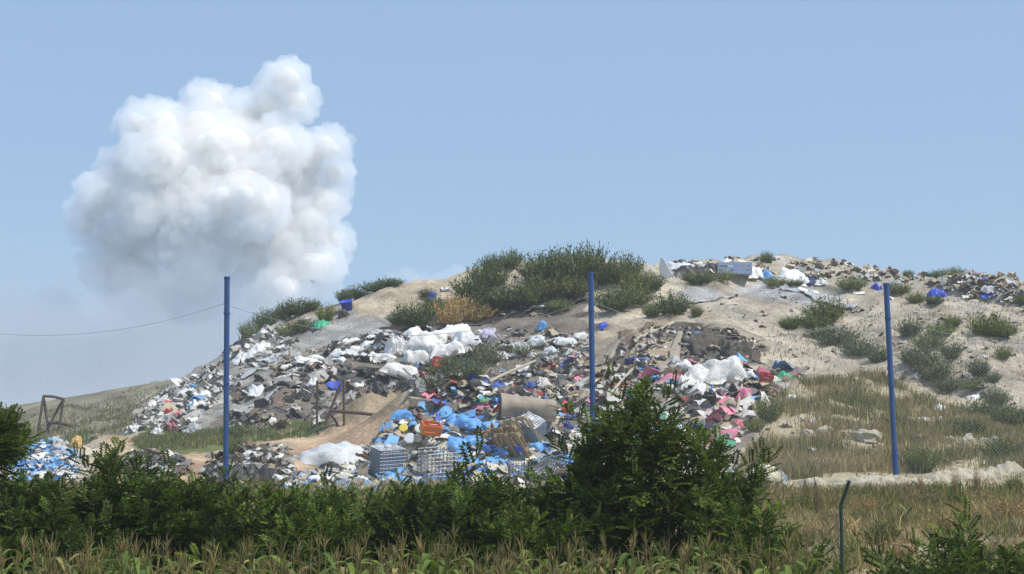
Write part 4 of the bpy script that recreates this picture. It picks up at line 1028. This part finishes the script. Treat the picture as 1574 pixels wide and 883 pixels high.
def crate(px, py, w, h, label, mat, rot, tilt=(0, 0), **k):
    m = pm(px, py); W_, H_ = w * m, h * m; D_ = W_ * .65; b = MB(); t = .03
    b.box(-W_/2, -D_/2, 0, W_/2, D_/2, t)
    for x0, y0, x1, y1 in ((-W_/2, -D_/2, W_/2, -D_/2 + t), (-W_/2, D_/2 - t, W_/2, D_/2), (-W_/2, -D_/2 + t + .002, -W_/2 + t, D_/2 - t - .002), (W_/2 - t, -D_/2 + t + .002, W_/2, D_/2 - t - .002)):
        for z0, z1 in ((t + .002, .3 * H_), (.38 * H_, .62 * H_), (.7 * H_, H_)): b.box(x0, y0, z0, x1, y1, z1)
        b.box(x0, y0, .3 * H_ + .001, x0 + min(t, x1 - x0), y0 + min(t, y1 - y0), .7 * H_); b.box(x1 - min(t, x1 - x0), y1 - min(t, y1 - y0), .3 * H_ + .001, x1, y1, .7 * H_)
    return thing('crate', b, mat, px, py, label, 'crate', None, rot, tilt, **k)
crate(660,700,30,16,'bright orange plastic crate on top of the open cage','orange',.4,(.5,.1),lift=.75)
crate(1127,428,54,18,'long blue grey container box on the hill top','bluegrey',.05,(-.05,0))
crate(1175,588,20,14,'pink red crate at the right end of the coloured rubbish','red',.3,(.4,.2))
for i, (px, py, w) in enumerate([(632,692,17),(646,677,15),(659,685,16),(644,694,13),(622,678,13),(668,672,13)]):
    barrel(px, py, w, w * .9, ['pale lidded pail facing out, leftmost in the row of round lids','pale green lidded pail, middle of the round lids','pale green lidded pail, rightmost of the two mint ones','cream lidded pail lowest of the round lids','yellowish lidded pail at the upper left of the round lids','white lidded pail at the upper right of the round lids'][i],
           ['cream','mint','mint','cream','yellow','white'][i], (1.0, random.uniform(-.3, .3)), name='pail', cat='pail', bucket=True, lid=['pale','mint','mint','cream','yellow','clean'][i], group='round lidded pails on the heap', lift=.25)
for i, (px, py, w, h, lab, mt) in enumerate([
 (600,668,24,14,'light blue bag at the upper left shoulder of the heap','blue'),(622,652,34,14,'light blue bag on the crown of the heap, left','blue'),(650,646,30,10,'thin light blue bag on the crown of the heap, middle','blue'),(690,650,30,12,'light blue bag on the crown of the heap, right','blue'),
 (716,660,44,20,'wide light blue bag in the upper right of the heap','blue'),(738,672,26,14,'light blue bag beneath the wide one','blue'),(706,694,40,20,'plump light blue bag in the middle of the heap','blue'),(730,690,34,18,'light blue bag left of the blue barrel','blue'),
 (768,704,28,16,'light blue bag right of the blue barrel','blue'),(712,722,40,16,'light blue bag low left of the white ball','blue'),(762,718,34,14,'light blue bag low right of the white ball','blue'),(736,736,46,16,'deep blue bag at the foot of the heap','mid'),
 (823,694,26,15,'light blue bag below the leaning grey cage','blue'),(655,744,30,14,'light blue scrap bag in front of the second cage','blue'),(688,742,20,10,'light blue scrap bag low beside the second cage','blue'),(745,702,22,14,'blue bag tucked under the barrel','mid'),
 (676,664,20,12,'blue bag among the round lids','mid'),(960,672,32,20,'bright light blue bag behind the tall leafy bush','blue'),(700,742,26,12,'deep blue bag right of the second cage','deep')]):
    sack(px, py, w, h, lab, mt, random.uniform(-.6, .6), .8, name='bag', cat='bag', group='blue bags on the heap')
barrel(756,700,20,16,'deep blue barrel end facing out on the heap','deep',(1.15,.2),True)
sack(746,720,16,16,'round white bag ball on the blue bags','clean',0,.9,name='bag',cat='bag',group=None)
barrel(801,716,22,7,'shallow blue lid on top of the small wire cage','deep',(.1,.1),False,'lid','lid',lift=.55)
for i,(px,py,rot,tilt,lab) in enumerate([(782,704,.9,(-.2,.85),'brown wooden pallet tilted on the heap, left and larger'),(802,690,.9,(-.25,.75),'wooden pallet behind the brown one, upper right edge showing'),(790,716,.8,(-.1,.9),'broken wooden pallet below the two tilted ones')]):
    o = thing('pallet', [(a, b, 'wood' if i != 1 else 'palewood') for a, b in g_pallet(1.3, 1.0)], None, px, py, lab, 'pallet', 'wooden pallets on the heap', rot, tilt, lift=.45)
    o.scale = (1.15, 1.15, 1.15)
for i,(px,py,w,mt,lab) in enumerate([(760,680,34,'tan','tan cardboard scrap left of the pallets'),(740,650,44,'cream','cream board scrap on the right crown of the heap'),(778,664,30,'pale','pale scrap box behind the pallets'),(690,676,24,'tan','tan board on the heap right of the round lids'),(720,680,26,'cream','cream scrap under the wide blue bag'),(862,700,38,'palewood','pale wooden scrap right of the leaning cage'),(880,690,30,'cream','cream board scrap at the foot of the tall bush'),(866,672,36,'stone','grey white slab right of the tarpaulin roll'),(780,738,36,'tan','tan scrap at the bottom of the heap')]):
    slab(px,py,w,w*.5,lab,mt,random.uniform(-.8,.8),(random.uniform(.2,.7),random.uniform(-.3,.3)),.07)
# tarpaulin roll, cloths
m_ = pm(812,650); rl = MB(); t = np.linspace(0, 2 * math.pi, 20, endpoint=False); nn = 22
xs = np.linspace(-1.05, 1.05, nn); rad = .56 + .10 * fbm(xs * 1.7, xs * 0, 5, 3) - .10 * xs; pts = []
for x, r0 in zip(xs, rad):
    rr = r0 * (1 + .10 * np.sin(3 * t + x * 1.3) + .12 * fbm(t * 1.5, x * 2.2 + 0 * t, 8, 3)); pts.append(np.stack([np.full(20, x), rr * np.cos(t), rr * np.sin(t) * .9 + .42], -1))
rl.add(np.array(pts).reshape(-1, 3), gfaces(nn, 20, 0, True), None, True)
for k in (0, nn - 1): rl.add(np.concatenate([pts[k], [[xs[k], 0, .42]]]), np.stack([np.arange(20), (np.arange(20) + 1) % 20, np.full(20, 20)], -1))
thing('tarpaulin_roll', rl, 'tan', 810, 648, 'big tan tarpaulin roll behind the blue heap', 'tarpaulin', None, .12, (0, .05))
sheet(838,648,26,34,'pale flap of tarpaulin at the right end of the tan roll','tan',.1,tilt=.9,cat='tarpaulin',name='tarpaulin_flap')
sack(727,648,44,16,'brown red cloth bundle left of the tan roll','rust',-.15,.5,name='bundle',cat='bundle',group=None)
sheet(700,632,14,24,'pink cloth strip above the brown red bundle','pink',.8,tilt=.8,cat='cloth',name='cloth')
sack(765,642,14,22,'blue and upright bag at the left end of the tan roll','deep',.2,.8,name='bag',cat='bag',group=None)
sheet(815,602,30,14,'navy film above the tan roll','navy',.2)
sheet(800,602,14,10,'light blue scrap left of the navy film','blue',.2)
# ---- coloured rubbish behind the tall bush
for a in [(1110,588,72,50,'largest white sack at the top of the coloured rubbish','white',.15,.7),(1074,592,52,44,'white sack standing on end left of the largest one','white',.9,.6),(1050,574,34,18,'hollow white sack left of the pointed one','white',-.3,.7),(1056,602,24,28,'folded white sack below the hollow one','white',.3,.7),
          (1070,612,22,30,'narrow white sack upright above the tall bush','clean',1.2,.6),(1120,666,26,16,'white sack at the right foot of the coloured rubbish','white',-.4,.6),(1092,664,34,24,'grey sack behind the top of the tall bush','grey',.2,.7),(942,620,26,14,'white sack right of the middle blue pole','white',.3,.6),(1040,560,22,14,'greyish sack in the pit above the white ones','grey',.3,.7)]:
    sack(a[0],a[1],a[2],a[3],a[4],a[5],a[6],a[7],group='white sacks in the coloured rubbish')
for a in [(1113,620,20,24,'pink film left of the bright pink strip','pink',.9),(1130,626,18,38,'bright pink strip slanting down the coloured rubbish','pink',1.0),(1133,658,20,22,'bright pink red bag at the right foot of the coloured rubbish','pink',.2),(985,586,18,18,'pink film upper left in the coloured rubbish','pink',.5),(960,596,30,12,'dusky pink film under the upper pink one','rust',.4),
          (940,592,16,14,'pink scrap right of the middle blue pole','pink',.2),(1088,610,16,26,'blue film strip below the white sacks','blue',.9),(1112,590,16,12,'light blue film under the largest white sack','blue',.7),(1172,580,18,10,'blue film beside the pink red crate','mid',.2),(1205,584,36,18,'green tarpaulin at the right end of the coloured rubbish','green',.2),
          (1190,586,20,12,'pale mint film between the crate and the green tarpaulin','mint',.2),(1125,636,28,12,'blue film under the bright pink strip','blue',.3),(1090,634,24,12,'bright blue film right of the bush top','blue',.2),(1040,690,40,24,'orange red sheet seen through the tall bush','orange',.2),(1060,672,26,16,'orange pink sheet upper, through the tall bush','pink',.4),
          (1022,700,26,18,'orange scrap low, through the tall bush','orange',.2),(1150,600,26,14,'black film between pink strip and crate','black',.3),(1000,600,24,14,'white film under the grey bank of the spur','clean',.3),(1012,590,22,14,'navy film right of the white film','navy',.2),(1020,712,22,12,'blue white scrap low, through the tall bush','blue',.2),
          (955,640,26,14,'dark blue film right of the pole, low','navy',.1),(880,616,24,14,'lilac film left of the middle pole','lilac',.3),(890,600,26,14,'pale film above the lilac one','pale',.3),(870,636,20,12,'red scrap left of the middle pole, low','red',.2),(905,640,22,12,'cream scrap at the middle pole, low','cream',.2),(930,660,36,14,'pale film right of the middle pole at the bush','pale',.1),
          (1008,584,14,9,'bright blue scrap beside the white folds','blue',.3),(1090,655,20,14,'rose film right of the bush top, lower','rust',.3),(1150,640,18,10,'black film at the right foot of the coloured rubbish','black',.3)]:
    sheet(*a[:4], a[4], a[5], a[6], tilt=.5, group='coloured film in the rubbish')
pipe((985,562),(928,622),.07,'long pale bent pipe slanting down left to the middle pole','stone')
pipe((1148,560),(1132,640),.06,'pale pole lying down the slope beside the pink strip','stone')
pipe((742,600),(826,556),.07,'grey beam slanting through the rubbish above the tan roll','stone','beam','beam')
pipe((655,610),(700,575),.05,'pale thin pole in the weeds under the red drum','palewood','pole','pole')
pipe((1035,500),(935,560),.10,'pale root like pipe along the eroded spur','stone')
def ribbon(pa, pb, w, label, mat, bow=.5, group='long strips of film trailing down the slope'):
    a, b = hit(*pa), hit(*pb); s = seed(); n = 34; t = np.linspace(0, 1, n); q = a + (b - a) * t[:, None]
    q[:, 0] += bow * fbm(t * 4, t * 0 + s, s, 3) * 2; v = np.linspace(-1, 1, 6)
    side = np.array([-(b - a)[1], (b - a)[0], 0]); side /= np.linalg.norm(side) + 1e-9
    ww = w / 2 * (.55 + .9 * np.abs(fbm(t * 5, t * 0, s + 3, 3)) + .35 * np.sin(math.pi * t)); g_ = q[:, None, :] + side * (ww[:, None] * v[None])[..., None]
    g_[..., 2] = gz(g_[..., 0], g_[..., 1]) + .05 + .22 * np.abs(fbm(g_[..., 0] * 1.6, g_[..., 1] * 1.6, s, 3)) + .10 * np.abs(np.sin(v * 3 + t[:, None] * 9)); c = g_.mean((0, 1))
    o = MB().add((g_ - c).reshape(-1, 3), gfaces(n, 6), None, True).obj('film_strip', MT[mat]); o.location = c
    sd = o.modifiers.new('thickness', 'SOLIDIFY'); sd.thickness = .02
    return tag(o, label, 'film strip', group)
for a in [((560,522),(455,566),.5,'black','long black film strip running down left past the slim white sacks'),((640,512),(540,528),.35,'black','black film strip under the thin grey strips at the top of the hollow'),((470,575),(400,640),.6,'brown','brown strip of matting down the dark left slope'),
          ((430,590),(352,650),.5,'grey','grey film strip on the lowest part of the dark left slope'),((545,570),(470,620),.5,'black','black film strip right of the crumpled white bag'),((900,548),(800,590),.7,'brown','dark brown matting strip down left from the middle pole'),((880,575),(760,610),.5,'black','black film strip above the tan roll'),
          ((1000,500),(940,575),.6,'brown','brown matting strip down the eroded spur'),((960,520),(915,570),.45,'tan','tan strip of cloth right beside the middle pole'),((1040,520),(990,585),.5,'tan','tan cloth strip across the eroded spur'),((800,480),(660,512),.55,'black','long black film strip along the upper edge of the hollow'),
          ((900,462),(800,486),.5,'black','black film strip up to the middle pole'),((1165,548),(1110,575),.5,'darkrock','dark matting strip at the right rim of the pit'),((1150,455),(1040,470),.4,'grey','grey film strip half buried on the sandy shoulder'),((440,545),(365,590),.6,'grey','pale grey film strip on the left slope right of the pole'),((1310,480),(1200,445),.7,'grey','long grey ash coloured sheet across the sandy shoulder')]:
    ribbon(a[0], a[1], a[2], a[4], a[3])
# dark pit edges and hanging film
for a in [(1062,512,34,16,'black film hanging in the mouth of the pit','black'),(1140,545,50,24,'dark torn matting at the right rim of the pit','darkrock'),(1090,530,60,24,'grey black matting across the pit','darkrock'),(1075,516,20,10,'small blue scrap in the mouth of the pit','mid'),(1010,520,26,14,'dark clod of film left of the pit','black')]:
    sheet(*a[:4], a[4], a[5], tilt=.6)
# ---- hill top
m0 = pm(1021,428); fin = MB(); fin.add([(-.3,0,0),(.75,0,0),(.5,0,.45),(.12,0,1.35),(-.05,0,1.45),(-.3,0,.8),(-.3,.06,0),(.75,.06,0),(.5,.06,.45),(.12,.06,1.35),(-.05,.06,1.45),(-.3,.06,.8)], [(0,1,2),(0,2,3),(0,3,4),(0,4,5),(6,8,7),(6,9,8),(6,10,9),(6,11,10)]); fin.add([(-.3,0,0),(.75,0,0),(.5,0,.45),(.12,0,1.35),(-.05,0,1.45),(-.3,0,.8),(-.3,.06,0),(.75,.06,0),(.5,.06,.45),(.12,.06,1.35),(-.05,.06,1.45),(-.3,.06,.8)], [(0,6,7,1),(1,7,8,2),(2,8,9,3),(3,9,10,4),(4,10,11,5),(5,11,6,0)])
thing('board', fin, 'clean', 1021, 430, 'white fin of broken board standing on the skyline', 'board', None, -.5, (.1, -.08))
for a in [(1060,424,70,20,'long black tarpaulin slumped on the hill top','black',.05),(1050,412,44,10,'grey sheet on the black tarpaulin','pale',.1),(1090,414,34,12,'dark torn edge of the black tarpaulin at its right end','black',.3),(1122,411,26,10,'blue sheet behind the blue grey container','deep',.1),(1118,405,16,8,'white scrap above the blue sheet on the skyline','clean',.2),
          (1160,424,30,18,'white crumpled panel right of the blue grey container','clean',.2),(1178,430,20,16,'light blue film right of the white crumpled panel','blue',.2),(1214,434,60,20,'long white sheet spread on the hill top','clean',-.25),(1246,438,20,10,'navy film at the right end of the long white sheet','navy',.1),(1262,440,20,10,'pale film right of the navy one','pale',.2),
          (1347,444,16,13,'blue bag left of the top of the right pole','deep',.2),(1380,442,22,12,'dark grey curved lid right of the right pole','grey',.2),(1442,458,32,20,'bright blue tarpaulin on the slope near the top right','deep',.1),(1518,462,24,10,'blue and white film below the scrap boards','deep',.1),(1525,446,40,12,'grey sheet below the scrap boards at right','grey',-.4),(1140,404,22,8,'cream scrap on the skyline left of the weed','cream',.2),(1145,413,20,8,'white scrap behind the blue grey container','clean',.2)]:
    sheet(*a[:4], a[4], a[5], a[6], tilt=.35, group=None)
for a in [(1244,450,34,12,'white board at the foot of the long white sheet','clean',-.3,(.35,.25),.10),(1320,453,18,7,'small white board in front of the hill top, left of the right pole','clean',-.05,(.5,0),.1),(1500,418,12,26,'tilted scrap board on the skyline at right','wood',.5,(.9,.4),.08),(1503,426,30,10,'grey plank below the tilted skyline board','grey',.6,(.2,-.5),.06),(1541,434,26,16,'tan slab tilted near the right edge','tan',.5,(.8,-.4),.08),(1553,436,20,12,'grey slab behind the tan one at the right edge','grey',.2,(.7,.3),.08),(1520,436,40,9,'long grey board sloping down at right','bluegrey',-.45,(.3,.3),.05),(1305,408,14,8,'white scrap board on the skyline','clean',.2,(.5,0),.1)]:
    slab(a[0],a[1],a[2],a[3],a[4],a[5],a[6],a[7],a[8])
for i,(px,py,w,h,lab) in enumerate([(1345,411,9,6,'dark clod on the skyline above the right pole, left'),(1368,412,8,6,'dark clod on the skyline above the right pole, right'),(1297,404,10,5,'dark clod on the skyline beside the white scrap board'),(1282,409,12,5,'dark clod on the skyline left of the white scrap board'),(1260,416,14,7,'brown clod below the skyline'),(1375,422,14,7,'dark clod above the grey lid'),(1420,424,12,8,'dark clod right above the blue tarpaulin')]):
    rock(px,py,w,h,lab,'darkrock','clod','clod','dark clods along the skyline')
# ---- right slope and rubble bank
for a in [(1217,613,17,10,'white scrap bag on the straw left of the right pole'),(1410,580,13,9,'white scrap between the grey weeds'),(1396,543,10,7,'lilac scrap right of the right pole'),(1500,612,24,7,'white film beside the low weed on the right slope'),(1446,630,22,9,'torn white film on the straw right of the pole'),(1470,645,14,10,'grey scrap below the torn white film')]:
    sheet(*a[:4], a[4], 'lilac' if 'lilac' in a[4] else 'clean', tilt=.4, group='white scraps on the right slope')
for a in [(1335,680,36,17,'white rock just left of the right pole in the straw'),(1268,668,28,12,'pale rock upper left in the straw'),(1242,676,24,13,'grey rock at the left of the straw'),(1488,688,24,16,'white pointed stone right of the right pole'),(1460,682,18,9,'small white stone left of the pointed one'),(1300,672,30,10,'flat pale rock between two others in the straw'),(1405,712,34,14,'pale rock under the tall leafy weed'),(1258,716,40,10,'low cream rock in the straw above the bank')]:
    rock(*a[:4], a[4], 'stone', group='pale rocks in the straw')
sheet(1398,750,20,9,'blue film at the foot of the right pole','blue',.1)
m0 = pm(1180,742); blk = g_rock(62*m0, 40*m0, 30*m0, 901, .14, .8)
thing('foam_block', blk, 'cream', 1178, 744, 'cream block of foam at the left end of the rubble bank', 'foam block', None, .1)
slab(1206,744,8,24,'white panel standing at the right end of the cream block','clean',.2,(1.3,0),.08,'panel','panel')
sheet(1160,722,50,14,'dark grey tarpaulin behind the cream block','black',.1); sheet(1137,724,36,14,'pale grey sheet left of the cream block','pale',.2)
# rubble bank : one long lumpy row of pale stone
xs = np.linspace(1195, 1700, 260); rows = np.interp(xs, [1195,1300,1390,1450,1500,1574,1700], [757,755,750,744,738,731,722])
base = hits(xs, rows); nb = 11; a = np.linspace(0, math.pi, nb); V_ = []
hh = np.interp(xs, [1195,1300,1400,1500,1574,1700], [.36,.34,.36,.38,.36,.36]) 
for i, b in enumerate(base):
    q = np.stack([0 * a + b[0], b[1] + np.cos(a) * -.55, np.sin(a) ** .6 * hh[i]], -1)
    q[:, 1] += .18 * fbm(np.full(nb, b[0] * 1.7), q[:, 1] * 2, 66, 3); q[:, 2] = q[:, 2] * (.9 + .95 * fbm(q[:, 0] * 1.6, q[:, 1] * 1.8, 61, 4) + .28 * vnoise(q[:, 0] * 5, q[:, 1] * 5, 62)) + gz(q[:, 0], q[:, 1]) - .06; V_.append(q)
bk = MB(); bk.add(np.array(V_).reshape(-1, 3), gfaces(len(xs), nb), None, False)
o = bk.obj('rubble_bank', MT['stone']); tag(o, 'low lumpy bank of pale rubble along the foot of the right slope', 'rubble bank')
# ------------------------------------------------------------------ litter and clods nobody could count
def crumple(seed, kind):
    r = np.random.default_rng(seed)
    if kind == 'film':
        U_, V = sgrid(7, 6); q0 = np.stack([U_, V, 0 * U_], -1); a_, b_ = n3(q0, seed, 1.1), n3(q0, seed + 5, 2.6); rr = 1 - .22 * (U_ ** 2 * V ** 2); p = np.stack([U_ * rr + a_[..., 0] * .8, V * .75 * rr + a_[..., 1] * .8, .25 * (1 - U_ ** 2) + a_[..., 2] * .7 + b_[..., 2] * .55], -1); return p.reshape(-1, 3), gfaces(7, 6)
    if kind == 'lump':
        v, f = ICO1; p = (v + n3(v[None], seed, 1.2)[0] * .6) * r.uniform(.85, 1.1, (len(v), 1)) * np.array([1, .75, .55]); return p, np.concatenate([f, f[:, 2:]], 1)
    if kind == 'stick':
        b = MB().box(-1, -.08, -.04, 1, .08, .05); return b.v[0] + r.normal(0, .02, (8, 3)), b.f[0]
    b = MB().box(-.8, -.55, -.3, .8, .55, .35); return b.v[0] + r.normal(0, .12, (8, 3)), b.f[0]
ICO1 = ico(1)
M_lit = surf_mat('mixed_litter', None, rough=.6, dirt=.22, dirtcol=(.2, .165, .12), scale=1.5, bump=.0, vary=.2)
M_clod = surf_mat('clods', None, rough=.95, dirt=0, bump=.5, bscale=8, vary=.35, spec=.1)
TP = {k: [crumple(500 + i + 40 * j, k) for i in range(6)] for j, k in enumerate(('film', 'lump', 'stick', 'box'))}
def scatter(name, label, mat, zones, seed):
    r = np.random.default_rng(seed); mb = MB()
    for poly, n, smin, smax, pal, kinds in zones:
        xs = [p[0] for p in poly]; ys = [p[1] for p in poly]; px = r.uniform(min(xs), max(xs), n * 5); py = r.uniform(min(ys), max(ys), n * 5)
        m = inpoly(px + 16 * fbm(px / 40, py / 30, seed, 3), py + 10 * fbm(px / 40, py / 30, seed + 9, 3), poly)
        m &= r.random(len(px)) < np.clip(.55 + 1.3 * fbm(px / 22, py / 14, seed + 3, 3), .06, 1)
        px, py = px[m][:n], py[m][:n]; pos = hits(px, py); k = len(px)
        pos[:, :2] += r.normal(0, .15, (k, 2)); pos[:, 2] = gz(pos[:, 0], pos[:, 1])
        size = np.exp(r.uniform(math.log(smin), math.log(smax), k)); which = r.choice(len(kinds), k, p=[q for _, q in kinds]); var = r.integers(0, 6, k)
        pc = np.array([c for c, _ in pal]); pw = np.array([q for _, q in pal], float); pw /= pw.sum()
        col = pc[r.choice(len(pc), k, p=pw)] * r.uniform(.75, 1.2, k)[:, None]
        for a, (kn, _) in enumerate(kinds):
            for b in range(6):
                s = np.where((which == a) & (var == b))[0]
                if not len(s): continue
                d = np.stack([np.cos(t := r.uniform(0, 6.28, len(s))), np.sin(t), r.normal(0, .35, len(s))], -1)
                tv, tf = TP[kn][b]; stamp(mb, tv, tf, pos[s] + np.array([0, 0, 1]) * size[s][:, None] * .15, frames(d, r), size[s] * (1.6 if kn == 'stick' else 1), col[s], kn in ('film', 'lump') and mat is M_lit)
    return tag(mb.obj(name, mat), label, 'litter', kind='stuff')
W_, G_, D_, K_ = (.64,.62,.59), (.38,.365,.34), (.20,.18,.16), (.075,.072,.07)
BL, LB_, RD, PK, TN, BR, CM, GR = (.06,.13,.5), (.16,.38,.7), (.5,.07,.06), (.66,.22,.30), (.40,.33,.23), (.17,.12,.085), (.6,.55,.42), (.10,.35,.2)
FL = [('film', .52), ('lump', .36), ('stick', .08), ('box', .04)]
white = [(W_, 5), (G_, 4), ((.52,.51,.49), 4), (D_, 1.6), (TN, 1.5), (LB_, .25)]
dark = [(G_, 4), (D_, 3), (K_, 2), (W_, 1.8), (BR, 2), (TN, 1.5)]
multi = [(W_, 3), (G_, 4), (D_, 2.6), (K_, 1.6), (TN, 4), (BR, 2), (LB_, .9), (BL, .5), (RD, .6), (PK, 1.5), (CM, 2), (GR, .25)]
heap = [(W_, 3), (CM, 3), (LB_, 3.2), (BL, .7), (TN, 3.5), (G_, 3), (D_, 1.5), (RD, .2), ((.6,.25,.05), .2)]
top = [(W_, 1.8), (G_, 4), (TN, 6), (D_, .9), (BR, 1), (BL, .12), (CM, 2.5)]
Z = Z
scatter('mixed_litter', 'mixed small litter of film, rags and scrap strewn over the rubbish hill', M_lit, [
 ([(205,668),(245,615),(320,562),(400,502),(470,495),(440,545),(380,580),(340,610),(310,650),(290,668)], 1250, .08, .55, white, FL),
 ([(345,668),(350,600),(430,550),(500,530),(560,600),(500,650)], 450, .08, .45, dark, FL),
 ([(430,600),(500,535),(580,514),(700,506),(800,512),(905,515),(905,550),(780,565),(650,595),(560,600)], 800, .09, .6, [(W_, 4.5), (G_, 4), (D_, 4), (K_, 2), (BR, 2), (TN, 1)], FL),
 ([(630,650),(660,590),(780,575),(905,545),(905,640),(850,660),(760,650)], 1300, .08, .55, multi, FL),
 ([(850,660),(900,590),(990,560),(1060,560),(1160,560),(1235,575),(1160,640),(1110,700),(900,700)], 1900, .08, .65, multi, FL),
 ([(555,750),(570,700),(610,655),(680,638),(760,645),(870,660),(900,690),(890,755)], 1900, .07, .5, heap, FL),
 ([(430,760),(450,735),(560,720),(600,760)], 420, .08, .30, heap, FL),
 ([(1000,415),(1020,402),(1180,396),(1300,402),(1460,420),(1574,430),(1574,465),(1480,455),(1350,430),(1200,425)], 720, .12, .45, top, FL),
 ([(1440,440),(1500,410),(1574,430),(1574,470),(1480,460)], 190, .15, .5, [(W_, 2), (G_, 4), (TN, 3), (BR, 2), (BL, .3)], FL),
 ([(20,745),(25,690),(100,680),(125,720),(120,745)], 380, .08, .3, [(W_, 5), (LB_, 3), (BL, 1), (G_, 1)], FL),
 ([(180,735),(190,705),(285,700),(290,735)], 380, .08, .3, dark, FL), ([(325,750),(330,705),(400,690),(445,690),(445,750)], 620, .08, .32, dark, FL),
 ([(1060,480),(1180,440),(1574,460),(1574,640),(1350,570),(1200,560)], 420, .06, .24, top, FL),
 ([(920,560),(1000,500),(1160,520),(1170,570),(1000,580)], 500, .08, .32, [(G_, 3), (TN, 4), (D_, 3), (BR, 3), (W_, .8)], FL),
 ([(700,420),(1000,400),(1000,470),(900,500),(740,490)], 120, .08, .25, white, FL),
 ([(1190,740),(1200,650),(1574,640),(1574,720)], 240, .07, .25, [(W_, 2), (G_, 2), (TN, 3)], FL),
], 71)
scatter('clods', 'loose clods and gravel lying over the bare soil of the hill', M_clod, [
 ([(1000,430),(1574,430),(1574,640),(1400,575),(1200,570),(1060,500)], 5200, .05, .30, [((.37,.32,.245), 4), ((.24,.20,.15), 2), ((.5,.45,.36), 2)], [('lump', 1)]),
 ([(540,500),(600,432),(720,420),(720,450),(620,490)], 1500, .05, .16, [((.44,.37,.27), 4), ((.3,.25,.18), 2), ((.52,.46,.36), 2)], [('lump', 1)]),
 ([(820,640),(905,560),(960,500),(1040,480),(1165,540),(985,600)], 1300, .07, .30, [((.30,.25,.19), 4), ((.2,.165,.125), 3), ((.4,.34,.26), 2)], [('lump', 1)]),
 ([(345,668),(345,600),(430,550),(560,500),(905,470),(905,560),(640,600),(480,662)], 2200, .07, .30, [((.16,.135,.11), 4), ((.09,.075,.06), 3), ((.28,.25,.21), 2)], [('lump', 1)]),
 ([(120,745),(150,680),(480,655),(640,650),(600,740)], 1100, .04, .14, [((.42,.31,.21), 4), ((.3,.22,.15), 2), ((.5,.42,.32), 1)], [('lump', 1)]),
 ([(200,668),(300,560),(370,515),(560,500),(350,650)], 900, .06, .26, [((.33,.31,.28), 4), ((.2,.185,.165), 3)], [('lump', 1)]),
 ([(1000,410),(1100,396),(1300,402),(1574,420),(1574,460),(1350,430)], 1300, .08, .34, [((.38,.335,.265), 4), ((.28,.24,.19), 2), ((.42,.38,.31), 2)], [('lump', 1)]),
], 72)
# ------------------------------------------------------------------ summer haze
m, nt, out = newmat('haze_air')
pv = N(nt, 'ShaderNodeVolumePrincipled', Density=0.00048, Anisotropy=0.2); pv.inputs['Color'].default_value = (0.86, 0.92, 1.0, 1)
nt.links.new(pv.outputs[0], out.inputs['Volume'])
tag(MB().box(-3900, -2500, -2.5, 3900, 4700, 34).obj('haze', m), kind='stuff')
